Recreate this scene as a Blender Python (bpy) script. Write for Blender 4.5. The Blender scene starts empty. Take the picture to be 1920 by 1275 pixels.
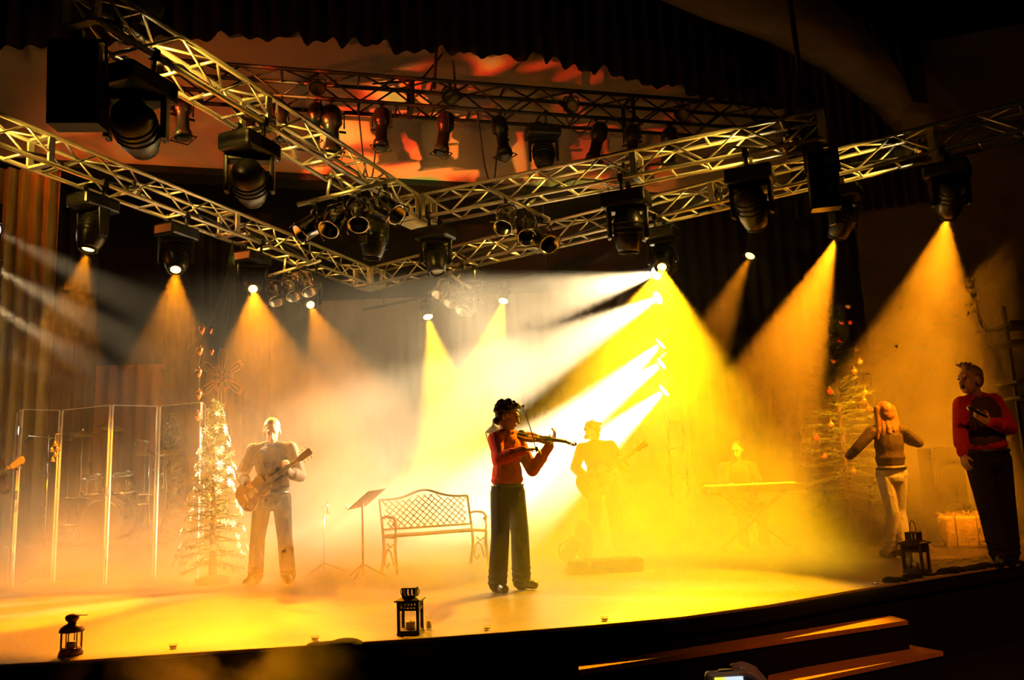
import bpy, bmesh, math, random
from mathutils import Vector, Matrix
random.seed(7)
sc = bpy.context.scene
V = Vector

# ------------------------------------------------------------------ camera
F = 1557.0                                   # focal length in pixels of the 1920x1275 frame
PITCH, ROLL, CZ = math.radians(9.5), math.radians(2.3), 1.05
_sp, _cp, _sr, _cr = math.sin(PITCH), math.cos(PITCH), math.sin(ROLL), math.cos(ROLL)
FW = V((0, _cp, _sp)); _u = V((0, -_sp, _cp)); _r = V((1, 0, 0))
UP = _u * _cr + _r * _sr; RT = _r * _cr - _u * _sr

def P(px, py, z=None, y=None):
    """world point seen at a photograph pixel, at a height z or a depth y"""
    d = FW + RT * ((px - 960) / F) - UP * ((py - 637.5) / F)
    t = (z - CZ) / d.z if z is not None else y / d.y
    return V((0, 0, CZ)) + d * t

def proj(p):
    d = V(p) - V((0, 0, CZ)); w = d.dot(FW)
    return 960 + F * d.dot(RT) / w, 637.5 - F * d.dot(UP) / w

def on_line(a, b, px):
    """point of the line a-b that shows at picture column px"""
    lo, hi = -0.3, 1.3
    f = lambda t: proj(a + (b - a) * t)[0] - px
    s = 1 if f(hi) > f(lo) else -1
    for _ in range(50):
        m = (lo + hi) / 2
        if f(m) * s > 0: hi = m
        else: lo = m
    return a + (b - a) * lo

cam = bpy.data.cameras.new('camera'); cam.sensor_width = 36; cam.lens = 36 * F / 1920
cam.clip_start = 0.05; cam.clip_end = 200
co = bpy.data.objects.new('camera', cam); sc.collection.objects.link(co)
_M = Matrix((RT, UP, -FW)).transposed().to_4x4(); _M.translation = (0, 0, CZ); co.matrix_world = _M
sc.camera = co

# ------------------------------------------------------------------ exposure, world, sampling of haze
vs = sc.view_settings
vs.view_transform = 'Standard'; vs.look = 'None'; vs.gamma = 1; vs.use_curve_mapping = False
vs.exposure = 1.25
world = bpy.data.worlds.new('dark_hall'); sc.world = world; world.use_nodes = True
world.node_tree.nodes['Background'].inputs[0].default_value = (1, .6, .3, 1)
world.node_tree.nodes['Background'].inputs[1].default_value = 0.003
c = sc.cycles
c.use_denoising = True; c.max_bounces = 3; c.diffuse_bounces = 1; c.glossy_bounces = 1
c.transmission_bounces = 4; c.transparent_max_bounces = 12; c.volume_bounces = 0; c.volume_step_rate = 4
c.sample_clamp_indirect = 4; c.adaptive_threshold = .12; c.adaptive_min_samples = 12

AMBER = (1.0, .29, .004); YELLOW = (1.0, .56, .006); WHITE = (1.0, .71, .35); TONER = (1.0, .54, .06)

def lamp(kind, loc, aim, col, power, ang=30, blend=.3, radius=.05, parent=None):
    l = bpy.data.lights.new('lamp_light', kind); l.color = col; l.energy = power; l.shadow_soft_size = radius
    if kind == 'SPOT': l.spot_size = math.radians(ang); l.spot_blend = blend
    o = bpy.data.objects.new('lamp_light', l); sc.collection.objects.link(o)
    M = (V(aim) - V(loc)).to_track_quat('-Z', 'Y').to_matrix().to_4x4(); M.translation = loc
    if parent:
        o.parent = parent; o.matrix_local = parent.matrix_world.inverted() @ M
    else: o.matrix_world = M
    return o

# unseen lamps out of frame: added front fills, and the header wall wash
lamp('SPOT', (4.5, -2.0, 8.5), (3.9, 7.0, -.2), (1, .28, .03), 1000, 30, .8, .15)             # added amber fill on the steps and the singers, no lamp seen there
lamp('SPOT', (-4.0, -2.0, 8.5), (-2.0, 5.5, -.2), (1, .30, .05), 110, 13, .8, .15)          # added weak amber fill for the fog spilling over the drum end
lamp('SPOT', (-9.5, 8.0, 5.7), (-1.0, 14.9, 6.9), (1, .20, .018), 270, 74, .8, .10)         # wash of the header wall
lamp('SPOT', (1.6, -1.0, 6.0), (.6, 2.0, .1), (1, .55, .28), 90, 16, .8, .10)                # added small fill to brighten the compact camera, source invented
def gobo(loc, aim, power, ang, seed):
    """pattern projector: its slide is a red, orange and green breakup"""
    o = lamp('SPOT', loc, aim, (1, 1, 1), power, ang, .35, .03)
    l = o.data; l.use_nodes = True; nt = l.node_tree; em = nt.nodes['Emission']
    tc = nt.nodes.new('ShaderNodeTexCoord'); mp = nt.nodes.new('ShaderNodeMapping')
    mp.inputs['Location'].default_value = (seed, seed * .7, 0)
    no = nt.nodes.new('ShaderNodeTexNoise'); no.inputs['Scale'].default_value = 9; no.inputs['Detail'].default_value = 1.5
    no.inputs['Distortion'].default_value = 1.2
    cr = nt.nodes.new('ShaderNodeValToRGB'); e = cr.color_ramp.elements
    e[0].position = .40; e[0].color = (.02, .004, 0, 1)
    e[1].position = .50; e[1].color = (1, .05, .01, 1)
    for p_, k in ((.56, (1, .22, .02, 1)), (.63, (1, .30, .05, 1)), (.70, (.25, .40, .05, 1))):
        q = cr.color_ramp.elements.new(p_); q.color = k
    nt.links.new(tc.outputs['Normal'], mp.inputs[0]); nt.links.new(mp.outputs[0], no.inputs['Vector'])
    nt.links.new(no.outputs['Fac'], cr.inputs[0]); nt.links.new(cr.outputs[0], em.inputs[0])
gobo((-7.5, 7.6, 5.6), P(830, 300, y=14.6), 4600, 24, 4.4)
gobo((-8.5, 7.6, 5.6), P(330, 300, y=14.0), 200, 26, 8.4)

# ------------------------------------------------------------------ mesh builder
def frame_of(d, upv=V((0, 0, 1))):
    d = V(d).normalized()
    if abs(d.dot(upv)) > .98: upv = V((0, 1, 0))
    s = d.cross(upv).normalized(); return d, s, s.cross(d).normalized()

class MB:
    def __init__(s): s.v = []; s.f = []; s.sm = []
    def add(s, vs_, fs, smooth=False, M=None):
        n = len(s.v)
        s.v += [(M @ V(q)) if M is not None else V(q) for q in vs_]
        s.f += [tuple(i + n for i in f) for f in fs]; s.sm += [smooth] * len(fs); return s
    def box(s, ce, si, M=None):
        x, y, z = ce; a, b, d = si[0] / 2, si[1] / 2, si[2] / 2
        v = [(x + i * a, y + j * b, z + k * d) for i in (-1, 1) for j in (-1, 1) for k in (-1, 1)]
        return s.add(v, [(0, 1, 3, 2), (4, 6, 7, 5), (0, 4, 5, 1), (2, 3, 7, 6), (0, 2, 6, 4), (1, 5, 7, 3)], False, M)
    def cyl(s, a, b, r1, r2=None, n=12, caps=True, M=None):
        a, b = V(a), V(b); r2 = r1 if r2 is None else r2
        d, e, g = frame_of(b - a); v = []
        for c0, r in ((a, r1), (b, r2)):
            for i in range(n):
                t = 2 * math.pi * i / n; v.append(c0 + (e * math.cos(t) + g * math.sin(t)) * r)
        s.add(v, [(i, (i + 1) % n, n + (i + 1) % n, n + i) for i in range(n)], True, M)
        if caps: s.add(v, [tuple(range(n))[::-1], tuple(range(n, 2 * n))], False, M)
        return s
    def tube(s, pts, r, n=6, closed=False, M=None):
        pts = [V(p) for p in pts]; k = len(pts)
        rs = r if isinstance(r, (list, tuple)) else [r] * k
        d0 = (pts[1] - pts[0]).normalized(); _, e, g = frame_of(d0); v = []
        for i in range(k):
            if closed: d = (pts[(i + 1) % k] - pts[i - 1]).normalized()
            else: d = (pts[min(i + 1, k - 1)] - pts[max(i - 1, 0)]).normalized()
            e = (e - d * e.dot(d)).normalized(); g = d.cross(e)
            for j in range(n):
                t = 2 * math.pi * j / n; v.append(pts[i] + (e * math.cos(t) + g * math.sin(t)) * rs[i])
        fs = []
        for i in range(k if closed else k - 1):
            i2 = (i + 1) % k
            fs += [(i * n + j, i * n + (j + 1) % n, i2 * n + (j + 1) % n, i2 * n + j) for j in range(n)]
        s.add(v, fs, True, M)
        if not closed: s.add(v, [tuple(range(n))[::-1], tuple(range((k - 1) * n, k * n))], False, M)
        return s
    def lathe(s, prof, n=16, M=None, smooth=True):
        v = []; k = len(prof)
        for r, z in prof:
            for i in range(n):
                t = 2 * math.pi * i / n; v.append((r * math.cos(t), r * math.sin(t), z))
        fs = [(a * n + i, a * n + (i + 1) % n, (a + 1) * n + (i + 1) % n, (a + 1) * n + i) for a in range(k - 1) for i in range(n)]
        s.add(v, fs, smooth, M)
        if prof[0][0] > 1e-5: s.add(v[:n], [tuple(range(n))[::-1]], False, M)
        if prof[-1][0] > 1e-5: s.add(v[-n:], [tuple(range(n))], False, M)
        return s
    def ball(s, ce, r, n=10, m=6, M=None):
        r = r if isinstance(r, (tuple, list)) else (r, r, r); v = []; fs = []
        for a in range(1, m):
            p = math.pi * a / m
            for i in range(n):
                t = 2 * math.pi * i / n
                v.append(V(ce) + V((r[0] * math.sin(p) * math.cos(t), r[1] * math.sin(p) * math.sin(t), r[2] * math.cos(p))))
        v += [V(ce) + V((0, 0, r[2])), V(ce) - V((0, 0, r[2]))]
        for a in range(m - 2):
            fs += [(a * n + i, (a + 1) * n + i, (a + 1) * n + (i + 1) % n, a * n + (i + 1) % n) for i in range(n)]
        T, B = len(v) - 2, len(v) - 1
        fs += [(T, i, (i + 1) % n) for i in range(n)] + [(B, (m - 2) * n + (i + 1) % n, (m - 2) * n + i) for i in range(n)]
        return s.add(v, fs, True, M)
    def prism(s, poly, z0, z1, M=None, smooth=False):
        n = len(poly)
        v = [(x, y, z0) for x, y in poly] + [(x, y, z1) for x, y in poly]
        s.add(v, [tuple(range(n))[::-1], tuple(range(n, 2 * n))], False, M)
        return s.add(v, [(i, (i + 1) % n, n + (i + 1) % n, n + i) for i in range(n)], smooth, M)
    def mesh(s, name, m=None, bevel=0):
        me = bpy.data.meshes.new(name)
        me.from_pydata([tuple(q) for q in s.v], [], s.f)
        for p_, k in zip(me.polygons, s.sm): p_.use_smooth = k
        bm = bmesh.new(); bm.from_mesh(me)
        bmesh.ops.remove_doubles(bm, verts=bm.verts, dist=1e-5)
        bmesh.ops.recalc_face_normals(bm, faces=bm.faces)
        if bevel:
            ed = [e for e in bm.edges if len(e.link_faces) == 2 and e.calc_face_angle(0) > .7]
            bmesh.ops.bevel(bm, geom=ed, offset=bevel, segments=2, profile=.5, affect='EDGES')
        bm.to_mesh(me); bm.free()
        if m is not None: me.materials.append(m)
        return me

def tag(o, label=None, cat=None, group=None, kind=None):
    for k, q in (('label', label), ('category', cat), ('group', group), ('kind', kind)):
        if q: o[k] = q
    return o
def obj(name, mb, m=None, parent=None, M=None, bevel=0, label=None, cat=None, group=None, kind=None):
    me = mb if isinstance(mb, bpy.types.Mesh) else mb.mesh(name, m, bevel)
    o = bpy.data.objects.new(name, me); sc.collection.objects.link(o)
    if parent: o.parent = parent
    if M is not None: o.matrix_local = M
    return tag(o, label, cat, group, kind)
def thing(name, label, cat, loc=(0, 0, 0), M=None, group=None, kind=None):
    o = bpy.data.objects.new(name, None); sc.collection.objects.link(o); o.empty_display_size = .1
    MM = (M.to_4x4() if M is not None else Matrix.Identity(4)).copy(); MM.translation = V(loc)
    o.matrix_world = MM
    return tag(o, label, cat, group, kind)
def basis(x=None, y=None, z=None):
    """rotation whose z (or x) axis is given first and kept exactly"""
    if z is not None:
        z = V(z).normalized(); x = V(x) if x is not None else frame_of(z)[1]
        x = (x - z * x.dot(z)).normalized(); return Matrix((x, z.cross(x), z)).transposed()
    x = V(x).normalized(); y = V(y) if y is not None else frame_of(x)[1]
    y = (y - x * y.dot(x)).normalized(); return Matrix((x, y, x.cross(y))).transposed()
def TR(loc, R=None):
    M = R.to_4x4() if R is not None else Matrix.Identity(4); M = M.copy(); M.translation = V(loc); return M

# ------------------------------------------------------------------ materials
def mat(name, col, rough=.5, metal=0, var=.25, scale=8, bump=0, emit=None, estr=0, spec=.5, stretch=None):
    m = bpy.data.materials.new(name); m.use_nodes = True; nt = m.node_tree; b = nt.nodes['Principled BSDF']
    b.inputs['Roughness'].default_value = rough; b.inputs['Metallic'].default_value = metal
    b.inputs['Specular IOR Level'].default_value = spec
    if emit:
        b.inputs['Emission Color'].default_value = (*emit, 1); b.inputs['Emission Strength'].default_value = estr
        b.inputs['Base Color'].default_value = (*col, 1); m.cycles.emission_sampling = 'NONE'; return m
    tc = nt.nodes.new('ShaderNodeTexCoord'); no = nt.nodes.new('ShaderNodeTexNoise')
    no.inputs['Scale'].default_value = scale; no.inputs['Detail'].default_value = 4
    src = tc.outputs['Object']
    if stretch:
        mp = nt.nodes.new('ShaderNodeMapping'); mp.inputs['Scale'].default_value = stretch
        nt.links.new(src, mp.inputs[0]); src = mp.outputs[0]
    nt.links.new(src, no.inputs['Vector'])
    mx = nt.nodes.new('ShaderNodeMix'); mx.data_type = 'RGBA'
    mx.inputs[6].default_value = (*[k * (1 - var) for k in col], 1); mx.inputs[7].default_value = (*[min(1, k * (1 + var)) for k in col], 1)
    nt.links.new(no.outputs['Fac'], mx.inputs[0]); nt.links.new(mx.outputs[2], b.inputs['Base Color'])
    if bump:
        bp = nt.nodes.new('ShaderNodeBump'); bp.inputs['Strength'].default_value = bump; bp.inputs['Distance'].default_value = .02
        nt.links.new(no.outputs['Fac'], bp.inputs['Height']); nt.links.new(bp.outputs[0], b.inputs['Normal'])
    return m
def glass_mat(name, tint, k=.08, rough=.05):
    m = bpy.data.materials.new(name); m.use_nodes = True; nt = m.node_tree; nt.nodes.clear()
    o = nt.nodes.new('ShaderNodeOutputMaterial'); mx = nt.nodes.new('ShaderNodeMixShader')
    t = nt.nodes.new('ShaderNodeBsdfTransparent'); g = nt.nodes.new('ShaderNodeBsdfGlossy')
    t.inputs[0].default_value = (*tint, 1); g.inputs['Roughness'].default_value = rough
    lw = nt.nodes.new('ShaderNodeLayerWeight'); pw = nt.nodes.new('ShaderNodeMath'); pw.operation = 'POWER'; pw.inputs[1].default_value = 4
    ad = nt.nodes.new('ShaderNodeMath'); ad.operation = 'MULTIPLY_ADD'; ad.inputs[1].default_value = .5; ad.inputs[2].default_value = k
    nt.links.new(lw.outputs['Facing'], pw.inputs[0]); nt.links.new(pw.outputs[0], ad.inputs[0]); nt.links.new(ad.outputs[0], mx.inputs[0])
    nt.links.new(t.outputs[0], mx.inputs[1]); nt.links.new(g.outputs[0], mx.inputs[2]); nt.links.new(mx.outputs[0], o.inputs[0])
    return m
K = dict(
    deck=mat('stage_deck_paint', (.16, .12, .08), .42, 0, .3, 3, .1),
    black=mat('black_cloth', (.006, .0055, .005), .95, 0, .4, 6, .3, spec=.1),
    nosing=mat('worn_edge_strip', (.30, .20, .10), .4, .3, .4, 12),
    carpet=mat('hall_carpet', (.008, .007, .006), 1, 0, .4, 30, .3, spec=.1),
    tread=mat('red_brown_step_wood', (.34, .13, .07), .9, 0, .4, 5, .1, stretch=(1, 8, 1)),
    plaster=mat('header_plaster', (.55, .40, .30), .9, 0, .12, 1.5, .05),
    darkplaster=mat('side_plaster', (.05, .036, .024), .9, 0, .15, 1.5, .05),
    velvet=mat('black_velvet', (.008, .006, .005), 1, 0, .4, 4, .2, spec=.1),
    gold=mat('gold_green_drape', (.40, .30, .07), .8, 0, .4, 5, .2, stretch=(6, 6, .6)),
    red_drape=mat('rust_drape', (.30, .07, .025), .85, 0, .3, 5, .2, stretch=(6, 6, .6)),
    cyc=mat('grey_brown_backcloth', (.12, .09, .06), .95, 0, .3, 1.2),
    alu=mat('truss_aluminium', (.72, .68, .60), .38, .75, .18, 20),
    alu_plate=mat('truss_plate', (.62, .58, .50), .45, .6, .2, 12),
    blacksteel=mat('black_steel', (.014, .013, .012), .5, .3, .3, 15),
    blackplastic=mat('black_plastic', (.012, .012, .012), .32, 0, .3, 10),
    chrome=mat('polished_metal', (.75, .72, .66), .2, 1, .1, 20),
    cable=mat('black_cable', (.012, .011, .010), .6, 0, .2, 10),
    deadlens=mat('dark_lens', (.03, .03, .03), .12, .2, .3, 6),
    paperlens=mat('pale_lens', (.30, .22, .15), .4, 0, .2, 6),
    lens_amber=mat('amber_lens', (1, .5, .1), emit=(1, .62, .12), estr=3.2),
    lens_yellow=mat('yellow_lens', (1, .7, .1), emit=(1, .75, .15), estr=3.2),
    lens_white=mat('white_lens', (1, .9, .7), emit=(1, .88, .62), estr=9),
    lens_toner=mat('toner_lens', (1, .8, .4), emit=(1, .75, .30), estr=14),
    skin=mat('skin', (.48, .25, .16), .5, 0, .1, 20),
    hair_dark=mat('dark_brown_hair', (.022, .012, .008), .55, 0, .4, 60, .4),
    hair_fair=mat('light_brown_hair', (.26, .13, .05), .5, 0, .4, 60, .4),
    hair_grey=mat('sandy_hair', (.22, .13, .07), .5, 0, .4, 60, .4),
    red_shirt=mat('red_shirt_cotton', (.42, .018, .012), .85, 0, .3, 14, .5, spec=.15),
    dark_shirt=mat('dark_grey_shirt', (.03, .022, .018), .85, 0, .3, 14, .5),
    brown_shirt=mat('brown_jacket', (.07, .035, .025), .8, 0, .3, 14, .5),
    denim_jacket=mat('dark_short_jacket', (.05, .03, .02), .75, 0, .3, 18, .5),
    vest=mat('dark_vest', (.05, .018, .014), .8, 0, .3, 14, .4),
    trousers=mat('black_trousers', (.012, .009, .008), .9, 0, .3, 14, .5, spec=.1),
    jeans=mat('pale_blue_jeans', (.42, .40, .38), .85, 0, .3, 20, .5),
    shoe=mat('black_leather', (.012, .010, .009), .4, 0, .3, 20),
    eye=mat('eye', (.02, .012, .01), .2),
    lip=mat('lip', (.25, .08, .06), .5),
    violin=mat('violin_varnish', (.20, .055, .015), .28, 0, .35, 12, stretch=(1, 8, 1)),
    ebony=mat('ebony', (.012, .009, .008), .35, 0, .3, 20),
    string=mat('steel_string', (.6, .58, .5), .3, 1, .05, 20),
    bowstick=mat('bow_wood', (.30, .13, .05), .35, 0, .2, 20),
    bowhair=mat('bow_hair', (.85, .82, .75), .6, 0, .05, 30),
    maple=mat('guitar_spruce', (.42, .24, .09), .35, 0, .25, 8, stretch=(1, 10, 1)),
    sunburst=mat('guitar_cherry', (.10, .022, .012), .3, 0, .4, 4),
    rosewood=mat('rosewood', (.05, .022, .012), .45, 0, .3, 20),
    iron=mat('cast_iron', (.10, .075, .05), .5, .5, .3, 25),
    wrought=mat('rusty_wrought_iron', (.30, .15, .07), .5, .4, .3, 25),
    benchwood=mat('bench_slat_wood', (.30, .20, .10), .45, 0, .3, 8, stretch=(1, 10, 1)),
    lantern=mat('dark_bronze', (.035, .018, .012), .5, .5, .3, 25),
    lantern_brass=mat('antique_brass', (.22, .09, .04), .42, .6, .3, 25),
    wax=mat('candle_wax', (.75, .60, .42), .6, 0, .05, 8),
    clear=glass_mat('clear_glass', (.95, .95, .93), .04),
    acrylic=glass_mat('acrylic_sheet', (.96, .96, .95), .015, .08),
    acryl_edge=mat('acrylic_cut_edge', (.85, .85, .88), .3, 0, .05, 20),
    needles=mat('fir_needles', (.10, .16, .035), .6, 0, .5, 20),
    bark=mat('bark', (.10, .06, .035), .9, 0, .4, 20, .4),
    blossom=mat('white_silk_flower', (.80, .76, .62), .7, 0, .1, 20),
    copper=mat('copper_glass_ornament', (.80, .30, .12), .18, .85, .2, 12),
    redglass=mat('red_glass_ornament', (.60, .05, .03), .18, .5, .2, 12),
    goldglass=mat('gold_glass_ornament', (.80, .55, .15), .18, .8, .2, 12),
    drumshell=mat('drum_wrap', (.10, .06, .04), .3, .2, .4, 8),
    drumskin=mat('drum_skin', (.60, .52, .42), .6, 0, .1, 12),
    cymbal=mat('bronze_cymbal', (.75, .52, .20), .28, 1, .2, 30),
    case=mat('brown_case', (.13, .06, .025), .6, 0, .35, 10, .3),
    plush=mat('case_lining', (.25, .12, .03), .9, 0, .2, 20, .3),
    straw=mat('straw', (.50, .34, .12), .9, 0, .4, 40, .6),
    cord=mat('teal_cord', (.05, .10, .10), .8, 0, .2, 20),
    postpaint=mat('cream_post_paint', (.62, .54, .38), .5, 0, .15, 12),
    steel=mat('brushed_steel_edge', (.16, .10, .07), .4, .6, .2, 20),
    camera_silver=mat('silver_camera_shell', (.62, .55, .48), .35, .5, .05, 20),
)
def screen_mat():
    m = bpy.data.materials.new('camera_screen'); m.use_nodes = True; nt = m.node_tree; b = nt.nodes['Principled BSDF']
    tc = nt.nodes.new('ShaderNodeTexCoord'); sx = nt.nodes.new('ShaderNodeSeparateXYZ'); cr = nt.nodes.new('ShaderNodeValToRGB')
    e = cr.color_ramp.elements; e[0].position = .25; e[0].color = (.75, .75, .05, 1); e[1].position = .55; e[1].color = (.55, .70, 1, 1)
    nt.links.new(tc.outputs['Generated'], sx.inputs[0]); nt.links.new(sx.outputs[0], cr.inputs[0])
    nt.links.new(cr.outputs[0], b.inputs['Emission Color']); b.inputs['Emission Strength'].default_value = .5
    return m
K['screen'] = screen_mat()

# ------------------------------------------------------------------ the place: stage, hall, header wall, curtains
edge_px = [(-400, 1262), (-160, 1254), (0, 1245), (160, 1236), (320, 1225), (480, 1215), (640, 1205), (800, 1195), (960, 1183), (1120, 1170),
           (1280, 1155), (1440, 1133), (1600, 1105), (1760, 1080), (1920, 1055), (2150, 1020)]
EDGE = [P(x, y, z=0) for x, y in edge_px]
outline = [(p.x, p.y) for p in EDGE] + [(14, 18.5), (-14, 18.5), (-14, EDGE[0].y + .3)]
obj('floor', MB().prism(outline, -.12, 0), K['deck'], label='amber-lit stage deck under low fog, curved front edge', kind='structure')
fas = MB()
for a, b in zip(EDGE[:-1], EDGE[1:]):
    off = V((0, .05, 0)); a, b = a + off, b + off
    t = V((0, .25, 0))
    fas.add([a + V((0, 0, -.12)), b + V((0, 0, -.12)), b + V((0, 0, -.75)), a + V((0, 0, -.75)),
             a + t + V((0, 0, -.12)), b + t + V((0, 0, -.12)), b + t + V((0, 0, -.75)), a + t + V((0, 0, -.75))],
            [(0, 1, 2, 3), (4, 7, 6, 5), (0, 4, 5, 1), (3, 2, 6, 7)])
obj('wall_stage_front', fas, K['black'], label='black fascia below the curved stage edge', kind='structure')
obj('trim_1', MB().tube([p + V((0, -.012, -.012)) for p in EDGE], .014, 6), K['nosing'], label='thin worn strip along the stage edge', kind='structure')
skirt = MB()
for a, b in zip(EDGE[:-1], EDGE[1:]):
    skirt.add([a + V((0, -.006, -.03)), b + V((0, -.006, -.03)), b + V((0, -.006, -.13)), a + V((0, -.006, -.13)),
               a + V((0, .03, -.03)), b + V((0, .03, -.03)), b + V((0, .03, -.13)), a + V((0, .03, -.13))], [(0, 1, 2, 3), (4, 7, 6, 5), (0, 4, 5, 1), (3, 2, 6, 7)])
obj('trim_2', skirt, K['black'], label='black cloth band stapled under the stage edge', kind='structure')
obj('floor_hall', MB().box((0, 3, -.80), (40, 30, .1)), K['carpet'], label='dark hall floor in front of the stage', kind='structure')
obj('ceiling', MB().box((0, 8, 12.1), (40, 40, .2)), K['black'], label='black ceiling above the rig', kind='structure')
obj('wall_side_house', MB().box((-14.6, 5, 5.5), (.2, 32, 13)), K['black'], label='unlit side wall of the house', kind='structure')
# header wall over the stage opening
HW_A, HW_B = P(160, 305, z=6.5), P(1400, 372, z=6.5)
hd = (HW_B - HW_A).normalized(); hn = V((hd.y, -hd.x, 0)).normalized()      # towards the audience
HR = basis(x=hd, y=-hn)
HE0, HE1 = HW_A - hd * 7, P(1505, 377, z=6.5); hc = (HE0 + HE1) / 2; HL = (HE1 - HE0).length
obj('wall_header', MB().box((0, .25, 2.4), (HL, .5, 4.8)), K['plaster'], M=TR((hc.x, hc.y, 6.5), HR), label='plaster header wall above the stage opening, amber lit', kind='structure')
obj('trim_3', MB().box((0, .2, -.06), (HL, .5, .12)), K['blacksteel'], M=TR((hc.x, hc.y, 6.5), HR), label='dark lower edge of the header wall', kind='structure')
obj('wall_back', MB().box((0, 18.3, 5), (30, .2, 12)), K['velvet'], label='black masking at the back of the stage', kind='structure')

def drape(name, a, b, z0, z1, folds, amp, m, label, kind=None, cat=None, hem=None, seed=1, group=None):
    """hanging cloth from a to b with real folds; hem(t) lifts the lower edge"""
    rnd = random.Random(seed); a, b = V((a[0], a[1], 0)), V((b[0], b[1], 0)); d = (b - a); L = d.length; d.normalize(); nn = V((d.y, -d.x, 0))
    n = folds * 6; ph = [rnd.uniform(.6, 1.4) for _ in range(folds + 2)]; rows = 7
    v = []; fs = []
    for side in (0, .02):
        for r in range(rows):
            for i in range(n + 1):
                t = i / n; q = t * folds
                w = amp * ph[int(q)] * math.sin(2 * math.pi * q) * (.55 + .45 * (1 - r / (rows - 1)))
                lo = z0 + (hem(t) if hem else 0)
                v.append(a + d * (t * L) + nn * (w - side) + V((0, 0, lo + (z1 - lo) * r / (rows - 1))))
    S = rows * (n + 1)
    for r in range(rows - 1):
        for i in range(n):
            k = r * (n + 1) + i
            fs += [(k, k + 1, k + n + 2, k + n + 1), (S + k, S + k + n + 1, S + k + n + 2, S + k + 1)]
    for i in range(n): fs += [(i, S + i, S + i + 1, i + 1)]
    mb = MB(); mb.add(v, fs, True)
    return obj(name, mb, m, label=label, cat=cat, kind=kind, group=group)

# scalloped valance hanging before the header wall
va, vb = HE0 + hn * .5 + hd * 2, HE1 + hn * .5 + hd * .6
vpx = [(-150, 95), (250, 80), (330, 62), (385, 78), (415, 60), (500, 75), (560, 62), (575, 82), (625, 72), (640, 88), (668, 70), (690, 90), (722, 72), (735, 98), (815, 95), (828, 84),
       (850, 105), (880, 92), (890, 108), (945, 100), (985, 118), (1000, 92), (1025, 120), (1037, 105), (1062, 128), (1075, 122), (1115, 140), (1130, 122), (1155, 143), (1200, 152),
       (1225, 165), (1270, 158), (1300, 180), (1400, 195), (1500, 210), (1560, 215)]
vd = (V((vb.x, vb.y, 0)) - V((va.x, va.y, 0)))
def vhem(t):
    q = V((va.x, va.y, 0)) + vd * t; z = 9.0
    for _ in range(6):
        px = min(max(proj((q.x, q.y, z))[0], -150), 1559)
        for (x0, y0), (x1, y1) in zip(vpx[:-1], vpx[1:]):
            if x0 <= px <= x1:
                z = P(px, y0 + (y1 - y0) * (px - x0) / (x1 - x0), y=q.y).z; break
    return z - 7.0
drape('valance_curtain', (va.x, va.y, 0), (vb.x, vb.y, 0), 7.0, 11.9, 60, .07, K['velvet'], 'black scalloped valance curtain over the header wall', cat='curtain', hem=vhem, seed=3)
# wings and backcloth
drape('stage_drape', P(-160, 900, y=12.2), P(84, 900, y=12.6), 0, 6.2, 9, .09, K['gold'], 'gold-green drape in amber light behind the drum shield', cat='curtain', seed=5)
drape('stage_drape', P(84, 900, y=13.4), P(170, 900, y=13.5), 0, 6.2, 4, .09, K['velvet'], 'narrow black drape beside the gold-green drape', cat='curtain', seed=6)
drape('stage_drape', P(165, 900, y=14.4), P(300, 900, y=14.5), 0, 3.3, 5, .08, K['red_drape'], 'rust red half-height drape behind the drum kit', cat='curtain', seed=8)
drape('stage_drape', P(300, 900, y=15.6), P(505, 900, y=15.7), 0, 6.4, 8, .09, K['velvet'], 'black drape behind the snowflake and fir tree', cat='curtain', seed=9)
bz = P(500, 568, y=16.8).z
drape('backcloth', P(495, 900, y=16.8), P(1330, 900, y=16.9), 0, bz, 40, .02, K['cyc'], 'grey-brown backcloth across the rear of the stage', cat='curtain', seed=10)
drape('stage_drape', P(1300, 900, y=15.8), P(1640, 900, y=15.9), 0, 6.4, 12, .09, K['velvet'], 'black drape behind the ornamented dark fir', cat='curtain', seed=11)
# house side wall and the arch at the side of the opening
w0, w1 = P(1612, 480, y=13.4), P(2300, 480, y=11.8)
wd = V((w1.x - w0.x, w1.y - w0.y, 0)); WR = basis(x=wd, y=V((0, 0, 1)).cross(wd))
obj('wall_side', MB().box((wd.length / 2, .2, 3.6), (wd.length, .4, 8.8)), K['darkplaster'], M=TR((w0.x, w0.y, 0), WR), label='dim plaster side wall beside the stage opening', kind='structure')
arch = []
inner = [(1230, -30), (1330, 12), (1450, 55), (1560, 112), (1640, 172), (1690, 222), (1722, 275)]
outer = [(1520, -60), (1560, 0), (1620, 52), (1665, 100), (1695, 150), (1712, 190), (1790, 205)]
am = MB(); Ya = 12.0
f0 = [P(x, y, y=Ya) for x, y in inner]; f1 = [P(x, y, y=Ya - .5) for x, y in outer]
th = V((0, .35, 0)); n_ = len(f0)
vv = f0 + f1 + [p + th for p in f0] + [p + th for p in f1]
am.add(vv, [(i, i + 1, n_ + i + 1, n_ + i) for i in range(n_ - 1)] + [(2 * n_ + i, 3 * n_ + i, 3 * n_ + i + 1, 2 * n_ + i + 1) for i in range(n_ - 1)]
       + [(i, 2 * n_ + i, 2 * n_ + i + 1, i + 1) for i in range(n_ - 1)] + [(n_ + i, n_ + i + 1, 3 * n_ + i + 1, 3 * n_ + i) for i in range(n_ - 1)], True)
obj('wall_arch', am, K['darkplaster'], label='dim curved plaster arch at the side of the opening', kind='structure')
drape('house_curtain', P(1480, 300, y=13.6), P(1730, 300, y=12.9), 5.2, 11.9, 12, .08, K['velvet'], 'black curtain hanging under the curved arch', cat='curtain', seed=15)

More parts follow.
